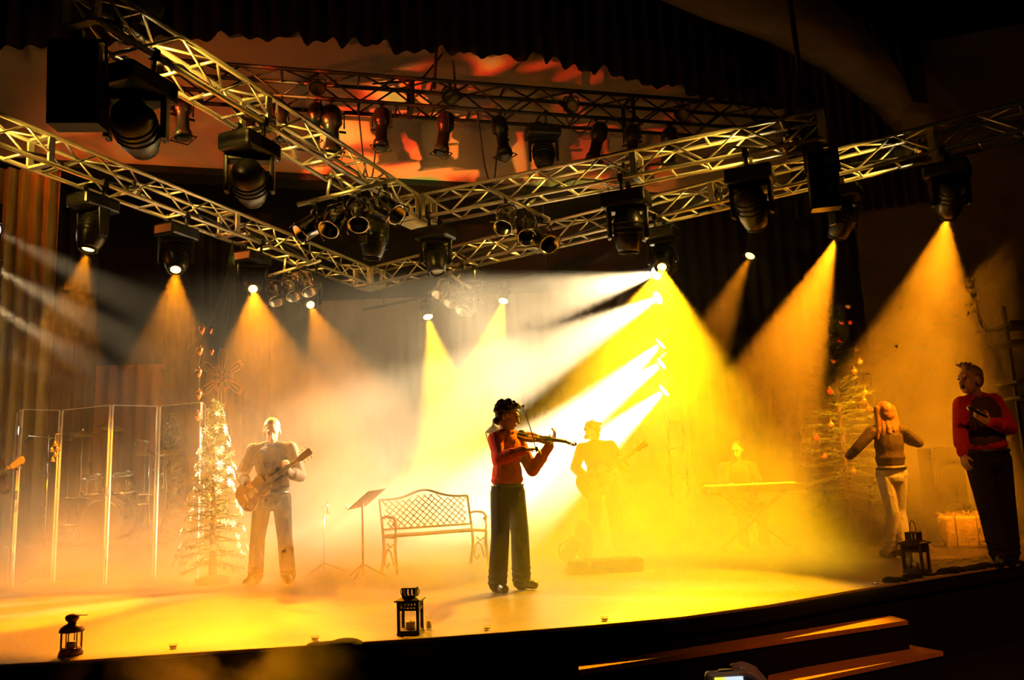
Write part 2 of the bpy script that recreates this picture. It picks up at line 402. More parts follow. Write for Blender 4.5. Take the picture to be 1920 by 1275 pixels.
# steps up to the stage
st = thing('stage_steps', 'two red-brown wooden treads of dark steps up to the stage', 'stairs', P(1400, 1210, z=-.75))
il = st.matrix_world.inverted()
def slab(name, quad, h, m):
    q = [il @ V(p) for p in quad]; t = V((0, 0, -h))
    mb = MB(); mb.add(q + [p + t for p in q], [(0, 1, 2, 3), (7, 6, 5, 4), (0, 4, 5, 1), (1, 5, 6, 2), (2, 6, 7, 3), (3, 7, 4, 0)])
    return obj(name, mb, m, st)
t1 = [P(1085, 1256, z=-.22), P(1702, 1163, z=-.22), P(1668, 1154, z=-.22), P(1085, 1247, z=-.22)]
t2 = [P(1440, 1290, z=-.45), P(1768, 1222, z=-.45), P(1706, 1209, z=-.45), P(1700, 1218, z=-.45)]
slab('tread', t1, .035, K['tread'])
slab('tread', [P(1440, 1289, z=-.45), P(1768, 1221, z=-.45), P(1706, 1209, z=-.45), P(1440, 1266, z=-.45)], .035, K['tread'])
slab('riser', [p + V((0, .02, -.036)) for p in t1], .48, K['black'])
slab('riser', [p + V((0, .03, -.036)) for p in (P(1440, 1289, z=-.45), P(1768, 1221, z=-.45), P(1706, 1209, z=-.45), P(1440, 1266, z=-.45))], .25, K['black'])

# ------------------------------------------------------------------ haze that fills the stage
def make_haze():
    m = bpy.data.materials.new('stage_haze'); m.use_nodes = True; nt = m.node_tree; nt.nodes.clear()
    N = nt.nodes.new; L = nt.links.new
    out = N('ShaderNodeOutputMaterial'); sv = N('ShaderNodeVolumeScatter'); L(sv.outputs[0], out.inputs['Volume'])
    sv.inputs['Anisotropy'].default_value = .38; sv.inputs['Color'].default_value = (1, .97, .93, 1)
    geo = N('ShaderNodeNewGeometry'); sep = N('ShaderNodeSeparateXYZ'); L(geo.outputs['Position'], sep.inputs[0])
    def ma(op, *a):
        n = N('ShaderNodeMath'); n.operation = op
        for i, q in enumerate(a):
            if isinstance(q, (int, float)): n.inputs[i].default_value = q
            else: L(q, n.inputs[i])
        return n.outputs[0]
    def ramp(x, a, b, lo, hi, smooth=True):
        n = N('ShaderNodeMapRange'); n.interpolation_type = 'SMOOTHSTEP' if smooth else 'LINEAR'
        L(x, n.inputs[0])
        for i, q in enumerate((a, b, lo, hi)): n.inputs[1 + i].default_value = q
        return n.outputs[0]
    x, y, z = sep.outputs
    no = N('ShaderNodeTexNoise'); no.inputs['Scale'].default_value = .62; no.inputs['Detail'].default_value = 3.5
    no.inputs['Roughness'].default_value = .55; no.inputs['Distortion'].default_value = .6
    L(geo.outputs['Position'], no.inputs['Vector'])
    no2 = N('ShaderNodeTexNoise'); no2.inputs['Scale'].default_value = 2.4; no2.inputs['Detail'].default_value = 3; L(geo.outputs['Position'], no2.inputs['Vector'])
    cl = ramp(no.outputs['Fac'], .34, .67, .15, 1.9)
    low = ma('MULTIPLY', ma('EXPONENT', ma('MULTIPLY', z, -HZ['low_fall'])), HZ['low'])            # carpet of fog on the deck
    bank = ma('MULTIPLY', ma('MULTIPLY', ma('EXPONENT', ma('MULTIPLY', z, -HZ['bank_fall'])), HZ['bank']), ramp(x, -4.2, -1.6, .08, 1))   # bank, thin by the drums
    mid = ma('MULTIPLY', ma('MULTIPLY', ramp(z, 3.4, 4.7, 1, .15), ramp(x, -1.8, .8, 1, 4.5)), HZ['mid'])
    body = ma('ADD', ma('MULTIPLY', low, ramp(no2.outputs['Fac'], .3, .7, .45, 1.35)), ma('MULTIPLY', ma('ADD', bank, mid), cl))
    # the fog keeps behind the curved stage edge
    xr = ma('MAXIMUM', x, 0); ye = ma('ADD', ma('MULTIPLY', ma('MULTIPLY', xr, xr), .105), ma('ADD', 6.05, ma('MULTIPLY', ma('MINIMUM', x, 0), .13)))
    dy = ma('SUBTRACT', y, ye)
    inside = ma('MULTIPLY', ramp(ma('ADD', ma('SUBTRACT', dy, ma('MULTIPLY', ma('MAXIMUM', ma('SUBTRACT', -1.2, x), 0), .3)), ma('MULTIPLY', ma('MAXIMUM', ma('SUBTRACT', x, 1.8), 0), .65)), 1.55, 3.7, .01, 1), ramp(dy, -.05, .35, 0, 1))
    above = ramp(z, -.02, .03, 0, 1)
    # a lick of fog spilling over the edge
    g1 = ma('EXPONENT', ma('MULTIPLY', ma('POWER', ma('DIVIDE', ma('ADD', x, 1.95), .5), 2.0), -1.0))
    g2 = ma('EXPONENT', ma('MULTIPLY', ma('POWER', ma('DIVIDE', ma('ADD', z, .12), .20), 2.0), -1.0))
    spill = ma('MULTIPLY', ma('MULTIPLY', ma('MULTIPLY', g1, g2), ramp(no2.outputs['Fac'], .47, .62, 0, 1)), ma('MULTIPLY', ramp(dy, -.75, -.25, 0, 1), ramp(dy, -.1, .05, 1, 0)))
    dens = ma('ADD', ma('MULTIPLY', ma('MULTIPLY', body, inside), above), ma('MULTIPLY', spill, HZ['spill']))
    L(dens, sv.inputs['Density'])
    return obj('stage_haze', MB().box((0, 11.1, 2.15), (19, 11.8, 5.7)), m, label='amber fog and haze drifting over the whole stage', cat='haze', kind='stuff')
HZ = dict(low=2.4, low_fall=3.1, bank=.40, bank_fall=.95, mid=.016, spill=1.3)
make_haze()

# ------------------------------------------------------------------ trusses
def unit_rod(r, L, n, m, name):
    return MB().cyl((0, 0, 0), (0, 0, L), r, n=n).mesh(name, m)
def rod(name, a, b, r, n, m, parent, cache):
    key = (round((b - a).length, 2), r)
    if key not in cache: cache[key] = unit_rod(r, (b - a).length, n, m, name)
    return obj(name, cache[key], parent=parent, M=TR(a, basis(z=b - a)))
def truss(name, label, a, b, size, bay, m, mp, plates=(0, 1), chord_r=.025, brace_r=.0125, group='lighting trusses'):
    a, b = V(a), V(b); d = (b - a).normalized(); L = (b - a).length
    R = basis(x=d, y=V((0, 0, 1)).cross(d)); t = thing(name, label, 'truss', a, R, group)
    h = size / 2; cache = {}
    for sy in (-1, 1):
        for sz in (-1, 1): rod('chord', V((0, sy * h, sz * h)), V((L, sy * h, sz * h)), chord_r, 8, m, t, cache)
    n = max(2, round(L / bay)); st_ = L / n
    for i in range(n):
        x0, x1 = i * st_, (i + 1) * st_; f = 1 if i % 2 else -1
        for sy in (-1, 1): rod('brace', V((x0, sy * h, -h * f)), V((x1, sy * h, h * f)), brace_r, 6, m, t, cache)
        rod('brace', V((x0, -h * f, h)), V((x1, h * f, h)), brace_r, 6, m, t, cache)
        rod('brace', V((x0, -h, -h)), V((x0, h, -h)), brace_r * 1.25, 6, m, t, cache)
        if i % 2: rod('brace', V((x0, -h, h)), V((x0, h, h)), brace_r * 1.25, 6, m, t, cache)
    for q in plates:
        mb = MB(); x = q * L
        for s_ in (-1, 1):
            mb.box((x, s_ * h, 0), (.07, .03, size + .05)); mb.box((x, 0, s_ * h), (.07, size - .03, .03))
        obj('coupling_frame', mb, mp, t, bevel=.004)
    return t
ZT = 4.42; SZ = .30; UPC = V((0, 0, SZ / 2))
tA0, apx1, tB1 = P(150, 45, z=ZT) + UPC, P(778, 418, z=ZT) + UPC, P(1545, 268, z=ZT) + UPC
tC0, apx2, tD1 = P(-140, 232, z=ZT) + UPC, P(692, 540, z=ZT) + UPC, P(2010, 232, z=ZT) + UPC
def frac(a, b, px): return (on_line(a, b, px) - a).length / (b - a).length
def shorten(a, b, s): return a + (b - a).normalized() * s
truss('box_truss', 'gold-lit aluminium box truss from the eight-lamp blinder by the drums to the upper corner', tA0, shorten(apx1, tA0, .22), SZ, .42, K['alu'], K['alu_plate'], (0, frac(tA0, apx1, 490), 1))
truss('box_truss', 'gold-lit aluminium box truss from the upper corner to the blinder above the singers', shorten(apx1, tB1, .22), tB1, SZ, .42, K['alu'], K['alu_plate'], (0, frac(apx1, tB1, 1180), 1))
truss('box_truss', 'aluminium box truss with amber moving heads above the drum shield', tC0, shorten(apx2, tC0, .22), SZ, .42, K['alu'], K['alu_plate'], (0, frac(tC0, apx2, 82), frac(tC0, apx2, 440), 1))
truss('box_truss', 'long aluminium box truss running behind the blinder towards the side wall', shorten(apx2, tD1, .22), tD1, SZ, .42, K['alu'], K['alu_plate'], (0, frac(apx2, tD1, 985), frac(apx2, tD1, 1330), frac(apx2, tD1, 1745), 1))
def corner(p, d1, label):
    t = thing('truss_corner', label, 'truss', p, basis(x=d1, y=V((0, 0, 1)).cross(d1)), 'truss corner blocks')
    for sx in (-1, 1):
        for sy in (-1, 1): obj('corner_post', MB().box((sx * .15, sy * .15, 0), (.05, .05, .34)), K['alu_plate'], t, bevel=.005)
    for sz in (-1, 1):
        mb = MB()
        for s_ in (-1, 1): mb.box((0, s_ * .15, sz * .15), (.3, .04, .04)); mb.box((s_ * .15, 0, sz * .15), (.04, .3, .04))
        obj('corner_frame', mb, K['alu_plate'], t)
    obj('corner_plate', MB().box((0, 0, -.165), (.34, .34, .012)), K['alu_plate'], t)
corner(apx1, (tB1 - apx1), 'square corner block joining the two nearer trusses')
corner(apx2, (tD1 - apx2), 'hazy square corner block joining the two rear trusses')
# dark truss by the header wall
rA, rB = P(300, 150, z=7.35), P(1530, 238, z=7.35)
truss('dark_truss', 'black box truss carrying spotlights before the header wall', rA, rB, .46, .62, K['blacksteel'], K['blacksteel'], (0, frac(rA, rB, 770), frac(rA, rB, 1178), 1), .034, .016)

# ------------------------------------------------------------------ lamps
def hang_frame(root_loc, aim):
    d = V(aim) - V(root_loc); pan = math.atan2(d.y, d.x); return pan
def moving_head(hang, aim, label, s=1.0, lit=None, col=None, power=0, ang=34, drop=.60, blend=.35, trussdir=V((1, 0, 0)), group='moving head lights', tw=.15):
    hang = V(hang); t = thing('moving_head_light', label, 'stage light', hang, None, group)
    tx = V((trussdir.x, trussdir.y, 0)).normalized()
    RB = basis(x=tx, y=V((0, 0, 1)).cross(tx)).to_4x4()
    for q in (-tw, tw):
        obj('clamp', MB().cyl((0, q, .0), (0, q, -.11 * s), .02, n=8).box((0, q, .03), (.06, .07, .08)).box((0, q * .8, -.11 * s), (.05, abs(q) * .5, .03)), K['blacksteel'], t, RB)
    zb = -.10 * s
    base = obj('base', MB().box((0, 0, zb - .08 * s), (.46 * s, .32 * s, .16 * s)), K['blackplastic'], t, RB, bevel=.03 * s)
    obj('control_panel', MB().box((0, -.161 * s, zb - .08 * s), (.12 * s, .004, .05 * s)), K['deadlens'], base)
    pivot = V((0, 0, zb - .16 * s - .24 * s))
    d = (V(aim) - (hang + pivot)).normalized()
    pd = V((d.x, d.y, 0)); pd = pd.normalized() if pd.length > .05 else tx
    sd = V((-pd.y, pd.x, 0)); RY = basis(x=pd, y=sd).to_4x4()
    yk = MB().box((0, 0, zb - .185 * s), (.13 * s, .40 * s, .05 * s))
    for q in (-1, 1): yk.prism([(-.05 * s, -.06 * s), (.05 * s, -.06 * s), (.07 * s, .26 * s), (-.07 * s, .26 * s)], -.02 * s, .02 * s,
                               Matrix.Translation((0, q * .185 * s, zb - .42 * s)) @ Matrix.Rotation(math.pi / 2, 4, 'X'))
    obj('yoke', yk, K['blackplastic'], t, RY, bevel=.012 * s)
    prof = [(.0, -.23), (.07, -.225), (.12, -.19), (.145, -.10), (.15, 0), (.14, .10), (.115, .18), (.10, .20), (.085, .205)]
    RH = basis(z=d, x=sd)
    head = obj('head', MB().lathe([(r * s, q * s) for r, q in prof], 18), K['blackplastic'], t, TR(pivot, RH))
    obj('lens_ring', MB().lathe([(.088 * s, .20 * s), (.10 * s, .20 * s), (.10 * s, .225 * s), (.088 * s, .225 * s), (.088 * s, .20 * s)], 18), K['blacksteel'], head)
    k = {None: 'deadlens', 'amber': 'lens_amber', 'yellow': 'lens_yellow'}[lit]
    lr = .084 if lit is None else .060
    obj('lens', MB().lathe([(.0, .212 * s), (lr * .7 * s, .211 * s), (lr * s, .207 * s), (lr * s, .195 * s), (0, .195 * s)], 16), K[k], head)
    for q in (-.09, -.04, .01): obj('cooling_fin', MB().lathe([(.148 * s, q * s), (.156 * s, q * s), (.156 * s, (q + .015) * s), (.148 * s, (q + .015) * s), (.148 * s, q * s)], 18), K['blacksteel'], head)
    if lit:
        p = hang + pivot + d * (.235 * s)
        lamp('SPOT', p, p + d, col or (AMBER if lit == 'amber' else YELLOW), power, ang, blend, .03, t)
    return t
def par_can(hang, aim, label, m='chrome', s=1.0, lit=None, power=0, ang=20, blend=.4, drop=.18, col=None, group='par cans', emis='lens_white', radius=.05, lens=None):
    hang = V(hang); t = thing('par_can', label, 'stage light', hang, None, group)
    pv = V((0, 0, -drop - .06)) * s; d = (V(aim) - (hang + pv)).normalized()
    pd = V((d.x, d.y, 0)); pd = pd.normalized() if pd.length > .05 else V((1, 0, 0)); sd = V((-pd.y, pd.x, 0))
    obj('clamp', MB().cyl((0, 0, .03), (0, 0, -.06 * s), .016 * s, n=8).box((0, 0, 0), (.05 * s, .04 * s, .05 * s)), K['blacksteel'], t)
    w = .125 * s; yt = -.06 * s
    obj('yoke', MB().tube([pv + sd * w, pv + sd * w + V((0, 0, .10 * s)), V((0, 0, yt)) + sd * (w * .7), V((0, 0, yt)) - sd * (w * .7), pv - sd * w + V((0, 0, .10 * s)), pv - sd * w], .011 * s, 5), K['blacksteel'] if m == 'blackplastic' else K['chrome'], t)
    RH = basis(z=d, x=sd)
    body = obj('can', MB().lathe([(r * s, q * s) for r, q in [(.0, -.20), (.045, -.20), (.06, -.17), (.075, -.10), (.108, -.07), (.112, -.02), (.112, .17), (.120, .175), (.120, .195), (.104, .195), (.102, .02), (.0, .015)]], 16), K[m], t, TR(pv, RH))
    obj('gel_frame', MB().tube([(a_ * .118 * s, b_ * .118 * s, .205 * s) for a_, b_ in ((-1, -1), (1, -1), (1, 1), (-1, 1))], .009 * s, 4, True), K['blacksteel'] if m == 'blackplastic' else K[m], body)
    zl = .192 if lit else .045
    obj('lens', MB().lathe([(0, (zl + .006) * s), (.07 * s, (zl + .005) * s), (.098 * s, zl * s), (.098 * s, (zl - .012) * s), (0, (zl - .012) * s)], 14), K[emis] if lit else K[lens or 'deadlens'], body)
    obj('power_cable', MB().tube([pv - d * .19 * s, pv - d * .27 * s + V((0, 0, -.02)), pv - d * .24 * s + V((0, 0, .10)), V((.03, 0, .02))], .008, 5), K['cable'], t)
    if lit:
        p = hang + pv + d * (.225 * s); lamp('SPOT', p, p + d, col, power, ang, blend, radius, t)
    return t
def profile_spot(hang, aim, label, s=1.0, pale=False):
    hang = V(hang); t = thing('profile_spotlight', label, 'stage light', hang, None, 'spotlights on the dark truss')
    pv = V((0, 0, -.34 * s)); d = (V(aim) - (hang + pv)).normalized()
    pd = V((d.x, d.y, 0)); pd = pd.normalized() if pd.length > .05 else V((1, 0, 0)); sd = V((-pd.y, pd.x, 0)); RH = basis(z=d, x=sd)
    obj('clamp', MB().cyl((0, 0, .04), (0, 0, -.14 * s), .014, n=8).box((0, 0, 0), (.07, .05, .07)), K['blacksteel'], t)
    obj('yoke', MB().tube([pv + sd * .15 * s, sd * .15 * s + V((0, 0, -.15 * s)), -sd * .15 * s + V((0, 0, -.15 * s)), pv - sd * .15 * s], .014, 5), K['blacksteel'], t)
    body = obj('lamp_housing', MB().lathe([(r * s, q * s) for r, q in [(0, -.26), (.09, -.25), (.125, -.20), (.13, -.05), (.10, 0), (.085, .02), (.085, .24), (.11, .27), (.115, .36), (.10, .36), (.095, .28), (0, .27)]], 14), K['blackplastic'], t, TR(pv, RH))
    obj('shutter_handle', MB().box((.13 * s, 0, .05 * s), (.08 * s, .02, .03)).box((-.13 * s, 0, .05 * s), (.08 * s, .02, .03)), K['blacksteel'], body)
    obj('colour_frame', MB().tube([(a_ * .12 * s, b_ * .12 * s, .37 * s) for a_, b_ in ((-1, -1), (1, -1), (1, 1), (-1, 1))], .012 * s, 4, True), K['blacksteel'], body)
    obj('lens', MB().lathe([(0, .315 * s), (.06 * s, .31 * s), (.094 * s, .30 * s), (.094 * s, .285 * s), (0, .285 * s)], 14), K['paperlens' if pale else 'deadlens'], body)
    return t
def blinder(top, facing, label, w=.46, h=.98, wr=V((1, 0, 0))):
    n = V(facing).normalized(); R = basis(x=V((0, 0, 1)).cross(n), y=-n)
    t = thing('blinder_light', label, 'stage light', top, R, 'eight-lamp blinders')
    mb = MB(); hw = w / 2
    mb.box((0, .08, -h / 2 - .1), (w, .06, h))
    for x in (-hw, hw): mb.box((x, 0, -h / 2 - .1), (.025, .2, h))
    for z in (-.1, -h - .1): mb.box((0, 0, z), (w + .025, .2, .025))
    obj('housing', mb, K['blackplastic'], t)
    obj('hanging_bracket', MB().tube([(-hw - .03, 0, -h * .5), (-hw - .03, 0, -.03), (hw + .03, 0, -.03), (hw + .03, 0, -h * .5)], .016, 6), K['blacksteel'], t)
    obj('clamp', MB().box((0, 0, 0), (.07, .06, .09)), K['blacksteel'], t)
    for i in range(4):
        for x in (-w * .245, w * .245):
            z = -.1 - h * (.15 + .235 * i); bs = min(w * .235, h * .115) / .104
            q = obj('blinder_lamp', MB().lathe([(.10, -.03), (.104, .0), (.098, .008), (.09, .0), (.05, -.02), (0, -.025)], 14), K['blacksteel'], t, TR((x, -.02, z), basis(z=(0, -1, 0)) @ Matrix.Diagonal((bs, bs, bs))))
            obj('lamp_glass', MB().lathe([(.092, -.01), (.07, .004), (.03, .012), (0, .014)], 14), K['deadlens'], q)
    return t
bot = lambda p: V(p) - UPC - V((0, 0, .025))
def hangpt(a, b, px): return bot(on_line(a, b, px))
cam_at = V((0, 0, CZ))
dA, dB, dC, dD = apx1 - tA0, tB1 - apx1, apx2 - tC0, tD1 - apx2
AP = 3400
# lit heads on the rear trusses:  lens column, lens row, aim pixel on the deck
for px, aim, label, pw, ang in [
    (178, P(0, 1150, z=0), 'lit amber moving head nearest the frame edge above the drum shield', AP * .75, 42),
    (333, P(300, 1150, z=0), 'lit amber moving head with a wide beam between drum shield and fir tree', AP * .62, 38),
    (474, P(540, 1150, z=0), 'lit amber moving head straight above the lone guitarist in the dark shirt', AP * .62, 34),
    (578, P(790, 1120, z=0), 'small lit amber moving head by the rear truss corner', AP * .25, 27)]:
    moving_head(hangpt(tC0, apx2, px), aim, label, 1.0, 'amber', None, pw, ang, trussdir=dC)
for px, aim, label, pw, ang in [
    (1236, P(1190, 1110, z=0), 'lit amber moving head beside the white lamp tower', AP * 1.15, 50),
    (1570, P(1330, 1030, z=0), 'lit amber moving head below the blinder above the singers', AP * 1.4, 38),
    (1768, P(1668, 1008, z=0), 'lit amber moving head with the widest beam above the long-haired singer', AP * 1.15, 47),
    (1975, P(1600, 1030, z=0), 'lit amber moving head at the frame edge by the side wall', AP * .4, 38)]:
    moving_head(hangpt(apx2, tD1, px), aim, label, 1.0, 'amber', (1, .48, .003) if px == 1236 else None, pw, ang, trussdir=dD)
moving_head(hangpt(tC0, apx2, -60), P(60, 700, y=9), 'lit amber moving head almost outside the frame above the gold drape', 1.0, 'amber', None, 900, 26, trussdir=dC)
# unlit heads on the nearer trusses
moving_head(hangpt(tA0, apx1, 262), P(330, 420, y=7.4), 'large unlit moving head next to the blinder, tipped towards the stage', 1.12, trussdir=dA)
moving_head(hangpt(tA0, apx1, 470), P(510, 520, y=9.0), 'unlit moving head hanging midway on the truss before the header wall', 1.1, trussdir=dA)
moving_head(hangpt(apx1, tB1, 1170), P(1185, 700, y=9.6), 'unlit moving head with glossy body left of the white lamp tower', 1.15, trussdir=dB)
moving_head(hangpt(apx1, tB1, 1400), P(1450, 560, y=9.4), 'unlit glossy moving head hanging next to the blinder above the singers', 1.1, trussdir=dB)
moving_head(hangpt(apx2, tD1, 878), P(890, 640, y=13), 'unlit hazy moving head behind the upper truss corner', 1.05, trussdir=dD)
moving_head(hangpt(tA0, apx1, 700), P(680, 640, y=9.6), 'dark unlit moving head under the par can bar near the corner', 1.0, trussdir=dA)
moving_head(hangpt(apx1, tB1, 815), P(830, 640, y=10), 'dark unlit moving head under the upper truss corner block', 1.0, trussdir=dB)
HB = []
# small yellow lamps far upstage on hidden bars, hung from thin pipes
for px, py, aim, label in [(803, 597, P(880, 960, y=13.6), 'lit yellow lamp hanging far upstage, beam slanting towards the bench'),
                           (943, 567, P(860, 900, y=13.6), 'lit yellow lamp hanging far upstage above the violinist')]:
    lp = P(px, py, y=15.2); d = (aim - lp).normalized()
    h_ = lp + V((0, 0, .22)) - d * .2; HB.append(h_)
    par_can(h_, aim, label, 'blackplastic', .9, True, 4500, 31, .35, .18, YELLOW, 'upstage yellow lamps', 'lens_yellow')
lp = P(1398, 484, y=13.6)
par_can(lp + V((.14, 0, .34)), P(1330, 640, y=13.0), 'small lit amber lamp hanging alone right of the white lamp tower', 'blackplastic', .8, True, 700, 24, .5, .18, AMBER, 'upstage yellow lamps', 'lens_amber')
# bars for the upstage lamps
def pipe(name, a, b, r, m, label, cat='pipe', group=None):
    a, b = V(a), V(b); o = obj(name, MB().cyl((0, 0, 0), (0, 0, (b - a).length), r, n=10), m, None, TR(a, basis(z=b - a)), label=label, cat=cat, group=group); return o
b0, b1 = HB[0] + (HB[0] - HB[1]) * .8 + V((0, 0, .03)), HB[1] + (HB[1] - HB[0]) * .8 + V((0, 0, .03))
bt_ = thing('batten_pipe', 'thin black batten pipe far upstage over the violinist', 'pipe', b0)
obj('pipe', MB().cyl((0, 0, 0), b1 - b0, .025, n=10), K['blacksteel'], bt_)
for q in (.1, .9): obj('suspension_line', MB().cyl((b1 - b0) * q, (b1 - b0) * q + V((0, 0, 12.0 - b0.z)), .006, n=5), K['cable'], bt_)
pipe('batten_pipe', P(1404, 470, y=13.6) + V((.1, 0, .15)), P(1428, 400, y=13.6) + V((.1, 0, 0.1)), .02, K['blacksteel'], 'short black drop pipe of the lone small lamp')

# bars with silver par cans
def par_bar(tr, p0, p1, y0, y1, pars, label, lab):
    a, b = P(*p0, y=y0), P(*p1, y=y1)
    br_ = thing('lamp_bar', label, 'pipe', a, None, 'par can bars'); obj('bar', MB().cyl((0, 0, 0), b - a, .026, n=10), K['alu'], br_)
    for q in (.3, .6):
        m_ = a.lerp(b, q); f_ = min(max((m_ - tr[0]).dot(tr[1] - tr[0]) / (tr[1] - tr[0]).length_squared, 0), 1); n_ = tr[0].lerp(tr[1], f_) - V((0, 0, .15))
        obj('coupler', MB().cyl(m_ - a, n_ - a, .018, n=8), K['alu'], br_)
    n = len(pars)
    for i, (px, ax, ay) in enumerate(pars):
        h_ = on_line(a, b, px) - V((0, 0, .03))
        par_can(h_, P(ax, ay, y=h_.y - .25), f'silver par can {lab[i]}', 'chrome', 1.0)
yA = on_line(tA0, apx1, 650).y; yB = on_line(apx1, tB1, 975).y; yC = on_line(tC0, apx2, 560).y; yD = on_line(apx2, tD1, 845).y
par_bar((tA0, apx1), (558, 384), (742, 338), yA - .25, yA - .35, [(588, 500, 480), (628, 600, 455), (672, 672, 450), (722, 800, 440)], 'silver lamp bar clamped across the nearer truss left of the corner',
        ['at the outer end of the bar left of the upper corner', 'second on the bar left of the upper corner, open end down', 'third on the bar left of the upper corner, facing the camera', 'closest to the upper corner block'])
par_bar((apx1, tB1), (915, 352), (1030, 412), yB - .2, yB - .5, [(948, 935, 450), (985, 990, 460), (1016, 1040, 470)], 'silver lamp bar hanging across the truss right of the corner',
        ['first on the bar right of the upper corner', 'second on the bar right of the upper corner', 'at the low end of the bar right of the upper corner'])
par_bar((tC0, apx2), (503, 518), (602, 488), yC - .25, yC - .35, [(514, 530, 600), (543, 568, 590), (572, 600, 585)], 'silver lamp bar on the rear truss near the netting',
        ['nearest the netting on the rear bar', 'in the middle of the rear bar by the netting', 'on the inner end of the rear bar by the netting'])
par_bar((apx2, tD1), (822, 500), (880, 540), yD - .2, yD - .5, [(830, 800, 590), (852, 830, 600), (873, 860, 600)], 'hazy lamp bar on the rear truss above the yellow beams',
        ['first of three hazy ones above the yellow beams', 'second of three hazy ones above the yellow beams', 'last of three hazy ones above the yellow beams'])
# blinders
blinder(P(148, 68, y=tA0.y + .12), V((.10, -1, -.08)), 'black eight-lamp blinder at the near end of the upper truss by the drums', .33, .58)
blinder(P(1537, 270, y=tB1.y + .02), V((-.25, -1, -.05)), 'black eight-lamp blinder at the end of the truss above the singers', .27, .60)
# truss warmers: small lamps lying inside the trusses, shining along them
def warmer(a, b, px, toward, pw, label, ang=70):
    p = on_line(a, b, px); d = (V(toward) - p).normalized(); p = p + V((0, 0, -.03))
    t = thing('truss_warmer', label, 'stage light', p, basis(z=d), 'small lamps inside the trusses')
    obj('can', MB().lathe([(0, -.14), (.05, -.13), (.06, -.05), (.06, .03), (.052, .03), (.05, -.02), (0, -.02)], 12), K['chrome'], t)
    obj('lens', MB().lathe([(0, .012), (.05, .01), (.05, 0), (0, 0)], 12), K['lens_toner'], t)
    obj('bracket', MB().box((0, -.07, -.03), (.03, .09, .03)), K['blacksteel'], t)
    lamp('SPOT', p + d * .04, p + d, TONER, pw, ang, .8, .03, t)
TW = 72
warmer(tA0, apx1, 225, apx1, TW * 1.6, 'glowing little lamp inside the truss end by the drum side blinder', 58)
warmer(tA0, apx1, 505, apx1, TW, 'glowing little lamp inside the truss midway before the header wall', 58)
warmer(apx1, tB1, 1475, apx1, TW * 1.4, 'glowing little lamp inside the truss end by the singers side blinder', 58)
warmer(apx1, tB1, 1165, apx1, TW, 'glowing little lamp inside the truss above the glossy unlit head', 58)
warmer(tC0, apx2, -110, apx2, TW, 'glowing little lamp inside the outer truss at the frame edge', 58)
warmer(tC0, apx2, 255, apx2, TW, 'glowing little lamp inside the truss above the drum shield', 58)
warmer(tC0, apx2, 460, apx2, TW * 1.3, 'glowing little lamp inside the truss above the netting', 58)
warmer(apx2, tD1, 1720, apx2, TW * .8, 'glowing little lamp inside the long truss near the side wall', 58)
warmer(apx2, tD1, 1340, apx2, TW, 'glowing little lamp inside the long truss between the two blinders', 58)
warmer(apx2, tD1, 1000, apx2, TW * 1.3, 'glowing little lamp inside the long truss over the violinist', 58)
# spotlights hanging from the dark truss
rbot = lambda px: on_line(rA, rB, px) - V((0, 0, .24)) + hn * .23
for px, ax, ay, s, lab in [(347, 347, 330, 1.15, 'at the outer end of the dark truss, tilted down'), (470, 470, 330, 1.0, 'on the dark truss behind the bright truss'), (527, 540, 330, 1.05, 'third along the dark truss'),
                        (590, 575, 340, 1.0, 'on the dark truss beside the first red patches'), (620, 625, 360, 1.35, 'long one on the dark truss in front of red patches'), (712, 712, 330, 1.1, 'in front of the brightest red and green patch'),
                        (827, 815, 360, 1.15, 'thin upright one on the dark truss right of the red patch'), (930, 955, 330, 1.15, 'turned aside on the dark truss above the corner block'),
                        (1108, 1098, 360, 1.15, 'thin upright one on the dark truss above the bar with par cans'), (1172, 1185, 330, 1.1, 'on the dark truss over the end of the nearer truss'),
                        (1240, 1250, 330, 1.1, 'near the far end of the dark truss')]:
    h_ = rbot(px); profile_spot(h_, P(ax, ay, y=h_.y - .1), 'black spotlight ' + lab, s)
moving_head(rbot(1015) - hn * .23, P(1030, 420, y=rbot(1015).y - .3), 'unlit black moving head on the dark truss, head hanging low', 1.25, trussdir=rB - rA, tw=.23)
for px, lab in [(597, 'above the red patches'), (845, 'at the middle of the dark truss'), (1070, 'above the low hanging moving head'), (1278, 'towards the end of the dark truss')]:
    p = on_line(rA, rB, px) + V((0, -.1, .26)); par_can(p, cam_at + V((0, 0, 1)), 'pale-faced round lamp inside the dark truss ' + lab, 'blackplastic', 1.1, group='pale lamps in the dark truss', lens='paperlens')
# cables
def cable(pts, r, label, cat='cable', group='rig cables'):
    p0 = V(pts[0]); t = []
    for i in range(len(pts) - 1):
        a, b = V(pts[i]), V(pts[i + 1]); n = 6
        for k in range(n): t.append(a.lerp(b, k / n) - p0)
    t.append(V(pts[-1]) - p0)
    sm = [t[0]] + [(t[i - 1] + t[i] * 2 + t[i + 1]) / 4 for i in range(1, len(t) - 1)] + [t[-1]]
    obj('hanging_cable', MB().tube(sm, r, 5), K['cable'], None, TR(p0), label=label, cat=cat, group=group)
def sag(a, b, s_): m_ = (V(a) + V(b)) / 2 - V((0, 0, s_)); return [a, V(a).lerp(m_, .55) - V((0, 0, s_ * .28)), m_, V(b).lerp(m_, .55) - V((0, 0, s_ * .28)), b]
cable(sag(rbot(668), rbot(703) - V((0, 0, .6)), 1.0), .014, 'black cable looping below the dark truss beside the red patch')
cable(sag(rbot(888), rbot(925) - V((0, 0, .55)), 1.0), .014, 'black cable loop below the dark truss next to the turned spotlight')
cable(sag(rbot(735), rbot(790), .25), .012, 'shallow black cable swag on the dark truss above the red patch')
cable(sag(rbot(1050), rbot(1100), .30), .012, 'shallow black cable swag near the low hanging moving head')
